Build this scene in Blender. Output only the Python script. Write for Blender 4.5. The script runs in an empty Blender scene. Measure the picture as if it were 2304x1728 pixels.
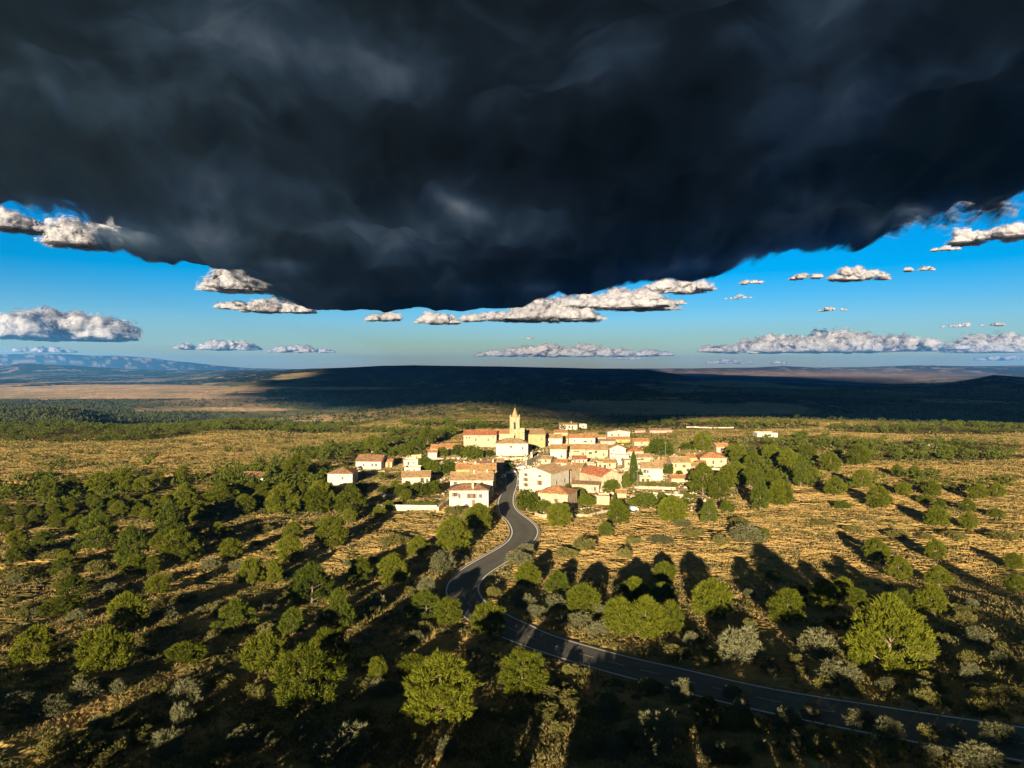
import bpy, math, random
import numpy as np
from mathutils import Vector, Matrix

R = math.radians
SC = bpy.context.scene
COL = SC.collection
# ------------------------------------------------------------------ camera, sky, sun, exposure
CAM_Z = 43.0
FOC = 1536.0                       # focal length in pixels of the 2304 px wide photograph (24 mm)
EYE = 830.0                        # row of eye level
PITCH = math.atan((864.0 - EYE) / FOC)
SUN_AZ = 11.0                      # the light travels 11 degrees to the right of the view
SUN_EL = 10.5
cam_d = bpy.data.cameras.new('camera'); cam = bpy.data.objects.new('camera', cam_d); COL.objects.link(cam)
cam_d.lens = 24.0; cam_d.sensor_width = 36.0; cam_d.clip_start = 0.5; cam_d.clip_end = 300000.0
cam.location = (0, 0, CAM_Z); cam.rotation_euler = (R(90) - PITCH, 0, 0)
SC.camera = cam
SC.view_settings.view_transform = 'Standard'; SC.view_settings.look = 'None'
SC.view_settings.gamma = 1.0; SC.view_settings.exposure = 1.7
SC.cycles.max_bounces = 6; SC.cycles.diffuse_bounces = 2; SC.cycles.transparent_max_bounces = 20
SC.cycles.volume_bounces = 0

world = bpy.data.worlds.new('World'); SC.world = world; world.use_nodes = True
wn = world.node_tree; wn.nodes.clear()
w_out = wn.nodes.new('ShaderNodeOutputWorld'); w_bg = wn.nodes.new('ShaderNodeBackground')
sky = wn.nodes.new('ShaderNodeTexSky'); sky.sky_type = 'NISHITA'; sky.sun_disc = False
sky.sun_elevation = R(SUN_EL); sky.sun_rotation = R(180 + SUN_AZ)
sky.air_density = 1.0; sky.dust_density = 0.3; sky.ozone_density = 3.0; sky.altitude = 600
hs = wn.nodes.new('ShaderNodeHueSaturation'); hs.inputs['Saturation'].default_value = 1.7
hs.inputs['Hue'].default_value = 0.49; hs.inputs['Value'].default_value = 1.0
tint = wn.nodes.new('ShaderNodeMix'); tint.data_type = 'RGBA'; tint.blend_type = 'MULTIPLY'; tint.inputs['Factor'].default_value = 1
tint.inputs['B'].default_value = (.66, .68, .90, 1)
wn.links.new(sky.outputs[0], hs.inputs['Color']); wn.links.new(hs.outputs[0], tint.inputs['A']); wn.links.new(tint.outputs['Result'], w_bg.inputs[0])
w_bg.inputs[1].default_value = 0.055
wn.links.new(w_bg.outputs[0], w_out.inputs[0])

sun_d = bpy.data.lights.new('sun', 'SUN'); sun_o = bpy.data.objects.new('sun', sun_d); COL.objects.link(sun_o)
sun_d.energy = 5.0; sun_d.angle = R(0.5); sun_d.color = (1.0, 0.83, 0.58)
LD = Vector((math.sin(R(SUN_AZ)) * math.cos(R(SUN_EL)), math.cos(R(SUN_AZ)) * math.cos(R(SUN_EL)), -math.sin(R(SUN_EL))))
sun_o.rotation_euler = LD.to_track_quat('-Z', 'Y').to_euler()
sun_o.location = (-40, -200, 90)

# ------------------------------------------------------------------ helpers
rng = np.random.default_rng(7)
random.seed(7)

def tag(o, label=None, cat=None, group=None, kind=None):
    if label: o['label'] = label
    if cat: o['category'] = cat
    if group: o['group'] = group
    if kind: o['kind'] = kind
    return o

def mesh_np(name, V, F, mat=None, smooth=False, cols=None, mats=None, midx=None):
    """V (n,3), F (m,k) arrays -> mesh"""
    V = np.asarray(V, dtype=np.float32); F = np.asarray(F, dtype=np.int32)
    me = bpy.data.meshes.new(name)
    k = F.shape[1]; m = F.shape[0]
    me.vertices.add(len(V)); me.vertices.foreach_set('co', V.ravel())
    me.loops.add(m * k); me.loops.foreach_set('vertex_index', F.ravel())
    me.polygons.add(m); me.polygons.foreach_set('loop_start', np.arange(0, m * k, k, dtype=np.int32))
    me.polygons.foreach_set('loop_total', np.full(m, k, dtype=np.int32))
    if smooth: me.polygons.foreach_set('use_smooth', np.ones(m, dtype=bool))
    me.update(calc_edges=True)
    if cols is not None:
        for an, arr in cols.items():
            if arr.ndim == 2:
                a = me.attributes.new(an, 'FLOAT_COLOR', 'POINT')
                c = np.ones((len(V), 4), dtype=np.float32); c[:, :3] = arr
                a.data.foreach_set('color', c.ravel())
            else:
                a = me.attributes.new(an, 'FLOAT', 'POINT'); a.data.foreach_set('value', arr.astype(np.float32))
    if mats:
        for mm in mats: me.materials.append(mm)
        if midx is not None: me.polygons.foreach_set('material_index', np.asarray(midx, dtype=np.int32))
    elif mat: me.materials.append(mat)
    return me

def link(name, me, parent=None, loc=None):
    o = bpy.data.objects.new(name, me); COL.objects.link(o)
    if parent: o.parent = parent
    if loc is not None: o.location = loc
    return o

def empty(name, loc, rz=0.0):
    o = bpy.data.objects.new(name, None); COL.objects.link(o); o.location = loc; o.rotation_euler = (0, 0, rz)
    o.empty_display_size = 1.0
    return o

class MB:
    """collects boxes / prisms / cylinders into one mesh"""
    def __init__(s): s.v = []; s.f = []
    def add(s, vs, fs):
        b = len(s.v); s.v += [tuple(p) for p in vs]; s.f += [tuple(i + b for i in f) for f in fs]
    def box(s, x0, x1, y0, y1, z0, z1):
        s.add([(x0,y0,z0),(x1,y0,z0),(x1,y1,z0),(x0,y1,z0),(x0,y0,z1),(x1,y0,z1),(x1,y1,z1),(x0,y1,z1)],
              [(0,3,2,1),(4,5,6,7),(0,1,5,4),(1,2,6,5),(2,3,7,6),(3,0,4,7)])
    def cyl(s, p0, p1, r0, r1, n=6, cap=True):
        p0 = Vector(p0); p1 = Vector(p1); d = (p1 - p0).normalized()
        a = d.orthogonal().normalized(); b = d.cross(a)
        vs = [p0 + (a * math.cos(2*math.pi*i/n) + b * math.sin(2*math.pi*i/n)) * r0 for i in range(n)]
        vs += [p1 + (a * math.cos(2*math.pi*i/n) + b * math.sin(2*math.pi*i/n)) * r1 for i in range(n)]
        fs = [(i, (i+1) % n, n + (i+1) % n, n + i) for i in range(n)]
        if cap: fs += [tuple(range(n))[::-1], tuple(range(n, 2*n))]
        s.add(vs, fs)
    def build(s, name, mat, parent=None, smooth=False):
        me = bpy.data.meshes.new(name); me.from_pydata(s.v, [], s.f); me.update()
        if mat: me.materials.append(mat)
        if smooth:
            for p in me.polygons: p.use_smooth = True
        return link(name, me, parent)

# value noise in numpy
def _h(ix, iy, s):
    n = (ix.astype(np.int64) * 374761393 + iy.astype(np.int64) * 668265263 + s * 974711) & 0x7fffffff
    n = ((n ^ (n >> 13)) * 1274126177) & 0x7fffffff
    n = (n ^ (n >> 16)) & 0xffff
    return n / 65535.0
def vnoise(x, y, s=0):
    x = np.asarray(x, float); y = np.asarray(y, float)
    ix = np.floor(x); iy = np.floor(y); fx = x - ix; fy = y - iy
    fx = fx*fx*(3-2*fx); fy = fy*fy*(3-2*fy)
    a = _h(ix, iy, s); b = _h(ix+1, iy, s); c = _h(ix, iy+1, s); d = _h(ix+1, iy+1, s)
    return (a*(1-fx)+b*fx)*(1-fy) + (c*(1-fx)+d*fx)*fy
def fbm(x, y, s=0, o=4, g=.5):
    t = 0; a = 1; n = 0
    for i in range(o):
        t = t + a * (vnoise(x * 2**i + 13.7*i, y * 2**i - 7.1*i, s+i) * 2 - 1); n += a; a *= g
    return t / n
def sstep(a, b, x):
    t = np.clip((np.asarray(x, float) - a) / (b - a), 0, 1); return t*t*(3-2*t)

# ------------------------------------------------------------------ terrain height
def tab(az_px, T):
    """interpolate a skyline table (photo column, row) -> elevation tangent"""
    xs = [t[0] for t in T]; ys = [t[1] for t in T]
    return (EYE - np.interp(az_px, xs, ys)) / FOC

RIDGES = [
 (2300, 500, 700, [(-900,897),(0,896),(300,902),(700,899),(1100,904),(1400,901),(1800,903),(2300,899),(2800,900)], 5, (-2500,4500)),
 (3900, 700, 900, [(-900,876),(0,879),(350,874),(800,878),(1200,873),(1500,878),(1900,872),(2300,876),(2800,874)], 8, (-2500,4500)),
 (6400, 900, 1200, [(-900,856),(0,853),(350,858),(800,853),(1250,857),(1500,852),(1900,857),(2800,856)], 12, (-2500,4500)),
  # radius, width towards viewer, width away, table, roughness, taper in px at ends
    (980, 330, 300, [(600,945),(781,937),(937,917),(1040,911),(1152,912),(1256,932),(1334,943),(1500,955)], 2.0, (600,1450)),
    (1150, 350, 500, [(-900,915),(-300,905),(0,911),(104,907),(156,911),(218,924),(330,940),(500,950)], 2.5, (-1200,460)),
    (5600, 1300, 1200, [(1750,870),(1900,866),(2000,863),(2115,859),(2180,850),(2235,841),(2304,845),(2420,838),(2700,850)], 8, (1800,3000)),
    (9300, 1900, 1800, [(430,846),(560,838),(620,833),(700,829),(760,828),(860,823),(930,822),(1152,825),(1300,828),(1460,832),(1520,841),(1569,853),(1647,849),(1700,854),(1803,859),(1960,863),(2200,866)], 14, (430,2150)),
    (12500, 2200, 2500, [(-800,820),(0,824),(60,819),(150,823),(300,831),(400,834),(600,832),(700,834)], 22, (-1500,700)),
    (17500, 2500, 4000, [(1100,831),(1200,829),(1300,829.5),(1400,829),(1485,829.5),(1600,828),(1700,827),(1757,824),(1850,827),(1950,826),(2066,823),(2200,825),(2304,824),(2600,822)], 25, (1100,3200)),
    (23000, 1500, 5000, [(-900,806),(0,804),(80,801),(150,802),(210,805),(260,804),(339,808),(380,813),(417,816),(500,824),(557,828),(700,831),(900,832)], 30, (-1800,900)),
]

def base_h(x, y):
    """smooth ground height"""
    x = np.asarray(x, float); y = np.asarray(y, float)
    r = np.sqrt(x*x + y*y) + 1e-6
    az = np.arctan2(x, y)
    azp = 1152 + FOC * np.tan(np.clip(az, -1.25, 1.25))
    # slope the viewer stands above: rises towards and behind the camera, crest behind
    xs_ = x - 0.19 * (y - 90)
    s = 0.088 - 0.022 * sstep(-45, -20, xs_) + 0.084 * sstep(-8, 62, xs_)
    ramp = np.clip(150 - y, 0, None)
    soft = np.where(ramp < 20, ramp*ramp/40, ramp - 10)
    ramp2 = np.where(y < -40, 180 - 0.25 * (-40 - y) * 1.0, soft)
    ramp2 = np.where(y < -40, np.maximum(180 - (-40 - y) * 1.2, 20), soft)
    z = s * ramp2
    z = z + 2.2 * np.exp(-((x - 20) / 110)**2 - ((y - 330) / 90)**2)              # the village stands on a low rise
    und = fbm(x / 90, y / 90, 3, 3) * 1.6 * sstep(140, 260, y) * (1 - 0.85*np.exp(-((x - 25) / 90)**2 - ((y - 300) / 90)**2))
    z = z + und
    drop = sstep(500, 1700, r)
    z = z - 72 * drop + fbm(x / 900, y / 900, 9, 3) * 12 * sstep(700, 2500, r)
    for (R0, wn_, wf, T, ro, (p0, p1)) in RIDGES:
        tz = CAM_Z + tab(azp, T) * R0
        w = np.where(r < R0, np.exp(-((r - R0) / wn_)**2), np.exp(-((r - R0) / wf)**2))
        w = w * sstep(p0 - 120, p0 + 120, azp) * (1 - sstep(p1 - 120, p1 + 160, azp))
        w = np.where(y < 0, 0, w)
        n = fbm(x / (R0 * .05), y / (R0 * .05), 21, 4) * ro * (0.25 + 3.0 * w * (1 - w))
        z = z * (1 - w) + tz * w + n * np.minimum(w * 3, 1)
    return z

def ray_dir(px, py):
    d = Vector((px - 1152.0, FOC, -(py - 864.0)))
    return Matrix.Rotation(-PITCH, 3, 'X') @ d
_T = np.concatenate([np.arange(30, 900, 0.5), np.geomspace(900, 30000, 3000)])
def gp(px, py):
    """ground point seen at a place of the photograph"""
    d = ray_dir(px, py); k = 1 / math.hypot(d.x, d.y)
    X = d.x * k * _T; Y = d.y * k * _T; Z = CAM_Z + d.z * k * _T
    g = base_h(X, Y); b = np.nonzero(Z <= g)[0]
    i = b[0] if len(b) else len(_T) - 1
    return Vector((X[i], Y[i], float(g[i])))
def proj(x, y, z):
    """world -> photo pixel (arrays)"""
    c, s = math.cos(PITCH), math.sin(PITCH)
    zz = z - CAM_Z
    dep = y * c - zz * s; up = y * s + zz * c
    return 1152 + FOC * x / dep, 864 - FOC * up / dep
def hz(x, y): return float(base_h(np.array([x]), np.array([y]))[0])

# ------------------------------------------------------------------ materials
def newmat(name):
    m = bpy.data.materials.new(name); m.use_nodes = True; nt = m.node_tree; nt.nodes.clear()
    out = nt.nodes.new('ShaderNodeOutputMaterial'); return m, nt, out
def N(nt, t, **kw):
    n = nt.nodes.new(t)
    for k, v in kw.items():
        if k in n.inputs.keys(): n.inputs[k].default_value = v
        else: setattr(n, k, v)
    return n
def ramp(nt, stops):
    r = nt.nodes.new('ShaderNodeValToRGB'); e = r.color_ramp.elements
    while len(e) < len(stops): e.new(0.5)
    for i, (p, c) in enumerate(stops):
        e[i].position = p; e[i].color = (*c, 1) if len(c) == 3 else c
    return r

def plaster(name, col, var=0.25, scale=1.2, rough=.9):
    m, nt, out = newmat(name)
    tc = N(nt, 'ShaderNodeTexCoord'); n1 = N(nt, 'ShaderNodeTexNoise', Scale=scale, Detail=6.0, Roughness=.65)
    nt.links.new(tc.outputs['Object'], n1.inputs['Vector'])
    mp = N(nt, 'ShaderNodeMapping'); mp.inputs['Scale'].default_value = (1.3, 1.3, .25)
    nt.links.new(tc.outputs['Object'], mp.inputs[0])
    n2 = N(nt, 'ShaderNodeTexNoise', Scale=1.5, Detail=5.0, Roughness=.6); nt.links.new(mp.outputs[0], n2.inputs['Vector'])
    mx = N(nt, 'ShaderNodeMath', operation='MULTIPLY'); nt.links.new(n1.outputs[0], mx.inputs[0]); nt.links.new(n2.outputs[0], mx.inputs[1])
    d = tuple(c * (1 - var) * f for c, f in zip(col, (1, .93, .8))); l = tuple(min(1, c * 1.06) for c in col)
    r = ramp(nt, [(.12, d), (.3, col), (.5, l)]); nt.links.new(mx.outputs[0], r.inputs[0])
    b = N(nt, 'ShaderNodeBsdfPrincipled', Roughness=rough); b.inputs['Specular IOR Level'].default_value = .2
    nt.links.new(r.outputs[0], b.inputs['Base Color'])
    bp = N(nt, 'ShaderNodeBump', Strength=.5, Distance=.05); n3 = N(nt, 'ShaderNodeTexNoise', Scale=9.0, Detail=5.0)
    nt.links.new(tc.outputs['Object'], n3.inputs['Vector']); nt.links.new(n3.outputs[0], bp.inputs['Height'])
    nt.links.new(bp.outputs[0], b.inputs['Normal']); nt.links.new(b.outputs[0], out.inputs[0])
    return m

def tiles(name, col, axis='X'):
    """clay roof tiles: rows of half round tiles down the slope, mottled"""
    m, nt, out = newmat(name)
    tc = N(nt, 'ShaderNodeTexCoord')
    n1 = N(nt, 'ShaderNodeTexNoise', Scale=1.1, Detail=7.0, Roughness=.75); nt.links.new(tc.outputs['Object'], n1.inputs['Vector'])
    v = N(nt, 'ShaderNodeTexVoronoi', Scale=2.4); nt.links.new(tc.outputs['Object'], v.inputs['Vector'])
    sp = N(nt, 'ShaderNodeSeparateColor'); nt.links.new(v.outputs['Color'], sp.inputs[0])
    ad = N(nt, 'ShaderNodeMath', operation='ADD'); nt.links.new(n1.outputs[0], ad.inputs[0])
    mu = N(nt, 'ShaderNodeMath', operation='MULTIPLY'); mu.inputs[1].default_value = .3; nt.links.new(sp.outputs[0], mu.inputs[0]); nt.links.new(mu.outputs[0], ad.inputs[1])
    r = ramp(nt, [(.42, tuple(c*.38 for c in col)), (.58, col), (.72, tuple(min(1, c*1.25+.02) for c in col)), (.88, tuple(min(1, c*1.15+.12) for c in col))])
    nt.links.new(ad.outputs[0], r.inputs[0])
    w = N(nt, 'ShaderNodeTexWave', Scale=1.15, Distortion=.6); w.bands_direction = axis; nt.links.new(tc.outputs['Object'], w.inputs['Vector'])
    w2 = N(nt, 'ShaderNodeTexNoise', Scale=6.0, Detail=4.0); nt.links.new(tc.outputs['Object'], w2.inputs['Vector'])
    a2 = N(nt, 'ShaderNodeMath', operation='ADD'); nt.links.new(w.outputs[1], a2.inputs[0]); nt.links.new(w2.outputs[0], a2.inputs[1])
    bp = N(nt, 'ShaderNodeBump', Strength=.9, Distance=.12); nt.links.new(a2.outputs[0], bp.inputs['Height'])
    b = N(nt, 'ShaderNodeBsdfPrincipled', Roughness=.85); b.inputs['Specular IOR Level'].default_value = .2
    nt.links.new(r.outputs[0], b.inputs['Base Color']); nt.links.new(bp.outputs[0], b.inputs['Normal']); nt.links.new(b.outputs[0], out.inputs[0])
    return m

def stone(name, col, scale=2.2):
    m, nt, out = newmat(name)
    tc = N(nt, 'ShaderNodeTexCoord')
    v = N(nt, 'ShaderNodeTexVoronoi', Scale=scale); nt.links.new(tc.outputs['Object'], v.inputs['Vector'])
    sp = N(nt, 'ShaderNodeSeparateColor'); nt.links.new(v.outputs['Color'], sp.inputs[0])
    n1 = N(nt, 'ShaderNodeTexNoise', Scale=.9, Detail=6.0); nt.links.new(tc.outputs['Object'], n1.inputs['Vector'])
    ad = N(nt, 'ShaderNodeMath', operation='MULTIPLY_ADD'); ad.inputs[1].default_value = .45
    nt.links.new(sp.outputs[0], ad.inputs[0]); nt.links.new(n1.outputs[0], ad.inputs[2])
    r = ramp(nt, [(.35, tuple(c*.5 for c in col)), (.65, col), (.95, tuple(min(1, c*1.3) for c in col))]); nt.links.new(ad.outputs[0], r.inputs[0])
    bp = N(nt, 'ShaderNodeBump', Strength=.8, Distance=.08); nt.links.new(v.outputs['Distance'], bp.inputs['Height']); bp.invert = True
    b = N(nt, 'ShaderNodeBsdfPrincipled', Roughness=.92); b.inputs['Specular IOR Level'].default_value = .15
    nt.links.new(r.outputs[0], b.inputs['Base Color']); nt.links.new(bp.outputs[0], b.inputs['Normal']); nt.links.new(b.outputs[0], out.inputs[0])
    return m

def plain(name, col, rough=.6, metal=0.0, spec=.5):
    m, nt, out = newmat(name)
    tc = N(nt, 'ShaderNodeTexCoord'); n1 = N(nt, 'ShaderNodeTexNoise', Scale=3.0, Detail=4.0); nt.links.new(tc.outputs['Object'], n1.inputs['Vector'])
    r = ramp(nt, [(.3, tuple(c*.8 for c in col)), (.7, tuple(min(1, c*1.1) for c in col))]); nt.links.new(n1.outputs[0], r.inputs[0])
    b = N(nt, 'ShaderNodeBsdfPrincipled', Roughness=rough, Metallic=metal); b.inputs['Specular IOR Level'].default_value = spec
    nt.links.new(r.outputs[0], b.inputs['Base Color']); nt.links.new(b.outputs[0], out.inputs[0]); return m

def leaf(name, dark, light, trans=.25, scale=1.5):
    m, nt, out = newmat(name)
    tc = N(nt, 'ShaderNodeTexCoord'); oi = N(nt, 'ShaderNodeObjectInfo'); ge = N(nt, 'ShaderNodeNewGeometry')
    n1 = N(nt, 'ShaderNodeTexNoise', Scale=scale, Detail=3.0); nt.links.new(ge.outputs['Position'], n1.inputs['Vector'])
    ad = N(nt, 'ShaderNodeMath', operation='MULTIPLY_ADD'); ad.inputs[1].default_value = .42
    nt.links.new(oi.outputs['Random'], ad.inputs[0]); nt.links.new(n1.outputs[0], ad.inputs[2])
    a3 = N(nt, 'ShaderNodeMath', operation='MULTIPLY_ADD'); a3.inputs[1].default_value = .35
    nt.links.new(ge.outputs['Random Per Island'], a3.inputs[0]); nt.links.new(ad.outputs[0], a3.inputs[2])
    r = ramp(nt, [(.45, dark), (1.05, light)]); nt.links.new(a3.outputs[0], r.inputs[0])
    d = N(nt, 'ShaderNodeBsdfDiffuse'); t = N(nt, 'ShaderNodeBsdfTranslucent'); mx = N(nt, 'ShaderNodeMixShader', Fac=trans)
    nt.links.new(r.outputs[0], d.inputs[0]); nt.links.new(r.outputs[0], t.inputs[0])
    nt.links.new(d.outputs[0], mx.inputs[1]); nt.links.new(t.outputs[0], mx.inputs[2]); nt.links.new(mx.outputs[0], out.inputs[0])
    return m

M = {}
M['white'] = plaster('white_plaster', (.50, .45, .36), .35)
M['cream'] = plaster('cream_plaster', (.42, .335, .225), .45)
M['pink'] = plaster('pinkish_plaster', (.40, .295, .23), .45)
M['yellow'] = plaster('yellow_plaster', (.37, .28, .14), .35)
M['tan'] = plaster('tan_render', (.48, .36, .21), .35)
M['orange'] = plaster('orange_render', (.55, .30, .11), .2)
M['stonewall'] = stone('pale_stone', (.48, .38, .25))
M['towerstone'] = stone('tower_stone', (.31, .235, .13), 1.6)
M['greystone'] = stone('grey_stone', (.26, .23, .18))
M['rubble'] = stone('rubble_stone', (.50, .39, .29), 3.0)
for k, c in {'r_orange': (.42, .19, .07), 'r_red': (.38, .125, .05), 'r_tan': (.38, .235, .11), 'r_brown': (.27, .14, .065), 'r_ochre': (.40, .225, .08), 'r_pink': (.40, .225, .13)}.items():
    M[k] = tiles('roof_tiles_' + k[2:], c, 'X')
    M[k + '_y'] = tiles('roof_tiles_y_' + k[2:], c, 'Y')
M['pane'] = plain('dark_pane', (.03, .035, .04), .15)
M['shutter'] = plain('brown_shutter', (.22, .10, .05), .7)
M['shutter_g'] = plain('grey_shutter', (.22, .22, .22), .7)
M['door'] = plain('wooden_door', (.16, .08, .04), .7)
M['metal'] = plain('galvanised_metal', (.35, .35, .36), .4, .8)
M['wood'] = plain('pine_bark', (.20, .145, .11), .95, 0, .1)
M['pine'] = leaf('pine_needles', (.030, .042, .005), (.118, .128, .012), .15)
M['pine_d'] = leaf('dark_pine_needles', (.022, .034, .005), (.086, .104, .013), .15)
M['broad'] = leaf('broad_leaves', (.024, .040, .005), (.100, .120, .012), .2)
M['wood_far'] = leaf('far_wood_leaves', (.010, .018, .004), (.074, .088, .013), .1, .32)
M['valley_leaf'] = leaf('valley_leaves', (.014, .020, .009), (.050, .056, .022), .1, .05)
M['grey'] = leaf('grey_green_leaves', (.060, .064, .028), (.175, .17, .085), .2)
M['cypress'] = leaf('cypress_leaves', (.020, .036, .006), (.062, .084, .012), .1)
M['bushy'] = leaf('shrub_leaves', (.060, .062, .018), (.17, .155, .045), .2, .35)
M['grass'] = leaf('dry_grass_blades', (.38, .27, .10), (.52, .375, .15), .3, .12)

def ground_mat():
    m, nt, out = newmat('scrubland_soil')
    at = N(nt, 'ShaderNodeAttribute', attribute_name='Col')
    ge = N(nt, 'ShaderNodeNewGeometry')
    n0 = N(nt, 'ShaderNodeTexNoise', Scale=.9, Detail=8.0, Roughness=.7); nt.links.new(ge.outputs['Position'], n0.inputs['Vector'])
    n1 = N(nt, 'ShaderNodeTexNoise', Scale=.06, Detail=8.0, Roughness=.7); nt.links.new(ge.outputs['Position'], n1.inputs['Vector'])
    n2 = N(nt, 'ShaderNodeTexNoise', Scale=.004, Detail=8.0, Roughness=.75); nt.links.new(ge.outputs['Position'], n2.inputs['Vector'])
    r0 = ramp(nt, [(.30, (.70,.74,.72)), (.5, (1,1,1)), (.7, (1.18,1.14,1.08))])
    r1 = ramp(nt, [(.35, (.62,.68,.6)), (.5, (1,1,1)), (.68, (1.25,1.18,1.1))])
    r2 = ramp(nt, [(.35, (.5,.58,.55)), (.5, (1,1,1)), (.66, (1.35,1.22,1.15))])
    last = at.outputs['Color']
    for n_, r_ in ((n0, r0), (n1, r1), (n2, r2)):
        nt.links.new(n_.outputs[0], r_.inputs[0])
        mx = N(nt, 'ShaderNodeMix', data_type='RGBA', blend_type='MULTIPLY'); mx.inputs['Factor'].default_value = 1
        nt.links.new(last, mx.inputs['A']); nt.links.new(r_.outputs[0], mx.inputs['B']); last = mx.outputs['Result']
    b = N(nt, 'ShaderNodeBsdfDiffuse'); nt.links.new(last, b.inputs['Color'])
    bp = N(nt, 'ShaderNodeBump', Strength=.3, Distance=.15); nt.links.new(n0.outputs[0], bp.inputs['Height'])
    bp2 = N(nt, 'ShaderNodeBump', Strength=.15, Distance=1.5); nt.links.new(n1.outputs[0], bp2.inputs['Height']); nt.links.new(bp.outputs[0], bp2.inputs['Normal'])
    bp3 = N(nt, 'ShaderNodeBump', Strength=.6, Distance=90.0); nt.links.new(n2.outputs[0], bp3.inputs['Height']); nt.links.new(bp2.outputs[0], bp3.inputs['Normal'])
    nt.links.new(bp3.outputs[0], b.inputs['Normal'])
    nt.links.new(b.outputs[0], out.inputs[0]); return m
M['ground'] = ground_mat()

# ------------------------------------------------------------------ road geometry (photo edge points dropped on the ground)
L_E = [(1141,1046),(1138,1058),(1137,1073),(1138,1088),(1132,1104),(1123,1118),(1119,1131),(1121,1148),(1124,1158),(1138,1170),(1148,1187),(1150,1201),(1142,1217),(1123,1232),(1095,1248),(1062,1266),(1027,1289),(1009,1310),(1001.5,1326),(1003.5,1344),(1013,1361),(1029,1377),(1064,1404),(1152,1444),(1282,1489),(1428,1531),(1558,1567),(1751,1612),(2037,1668),(2220,1700),(2420,1738)]
R_E = [(1152,1046),(1158,1058),(1166,1073),(1164,1086),(1160,1104),(1157,1118),(1156.5,1133),(1162,1146),(1177,1160),(1197,1174),(1209.5,1187),(1212.5,1199),(1207,1213),(1193,1230),(1164,1250),(1136,1269),(1111,1285),(1091,1301),(1080,1318),(1079,1330),(1086.5,1346),(1105,1364),(1136,1380),(1164,1394),(1203,1411),(1251,1433),(1433,1482),(1558,1511),(1751,1552),(2037,1601),(2220,1629),(2420,1662)]
def resample(P, n):
    P = np.array([[p.x, p.y] for p in P]); 
    # catmull-rom
    out = []
    Q = np.vstack([2*P[0]-P[1], P, 2*P[-1]-P[-2]])
    for i in range(1, len(Q)-2):
        p0, p1, p2, p3 = Q[i-1], Q[i], Q[i+1], Q[i+2]
        for t in np.linspace(0, 1, 12, endpoint=False):
            out.append(.5*((2*p1) + (-p0+p2)*t + (2*p0-5*p1+4*p2-p3)*t*t + (-p0+3*p1-3*p2+p3)*t**3))
    out.append(P[-1]); out = np.array(out)
    d = np.r_[0, np.cumsum(np.hypot(*np.diff(out, axis=0).T))]
    u = np.linspace(0, d[-1], n)
    return np.c_[np.interp(u, d, out[:,0]), np.interp(u, d, out[:,1])], d[-1]
RL, _ = resample([gp(*p) for p in L_E], 1200)
RR, _ = resample([gp(*p) for p in R_E], 1200)
# pair each left point with the nearest right point, monotone, to get a centre line
j = 0; C = []
for i in range(0, 1200, 3):
    seg = np.hypot(RR[j:j+60,0]-RL[i,0], RR[j:j+60,1]-RL[i,1]); j = j + int(np.argmin(seg))
    C.append((RL[i] + RR[j]) / 2)
C = np.array(C)
for _ in range(12): C[1:-1] = (C[:-2] + 2*C[1:-1] + C[2:]) / 4
dd = np.r_[0, np.cumsum(np.hypot(*np.diff(C, axis=0).T))]; LEN = dd[-1]
nC = int(LEN / .6); u = np.linspace(0, LEN, nC); C = np.c_[np.interp(u, dd, C[:,0]), np.interp(u, dd, C[:,1])]
T_ = np.gradient(C, axis=0); T_ /= np.hypot(T_[:,0], T_[:,1])[:,None]; NN = np.c_[-T_[:,1], T_[:,0]]
# half widths measured from the edge polylines
def halfw(E):
    out = []
    for c in C: out.append(np.min(np.hypot(E[:,0]-c[0], E[:,1]-c[1])))
    out = np.array(out)
    for _ in range(40): out[1:-1] = (out[:-2]+2*out[1:-1]+out[2:])/4
    return out
HW = np.clip((halfw(RL) + halfw(RR)) / 2, 2.3, 4.6)
CZ = base_h(C[:,0], C[:,1])
for _ in range(60): CZ[1:-1] = (CZ[:-2]+2*CZ[1:-1]+CZ[2:])/4
def road_dist(x, y):
    """distance to the road edge and road height, arrays"""
    x = np.asarray(x, float); y = np.asarray(y, float)
    D = np.full(x.shape, 1e3); Z = np.zeros(x.shape)
    sub = (x > -45) & (x < 130) & (y > 20) & (y < 300)
    xs = x[sub]; ys = y[sub]
    ds = np.full(xs.shape, 1e3); zs = np.zeros(xs.shape)
    Cc = C[::3]; Hh = HW[::3]; Zz = CZ[::3]
    for a in range(0, len(xs), 40000):
        dx = xs[a:a+40000,None] - Cc[None,:,0]; dy = ys[a:a+40000,None] - Cc[None,:,1]
        q = np.sqrt(dx*dx+dy*dy); k = np.argmin(q, axis=1)
        ds[a:a+40000] = q[np.arange(len(k)), k] - Hh[k]; zs[a:a+40000] = Zz[k]
    D[sub] = ds; Z[sub] = zs
    return D, Z

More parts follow.
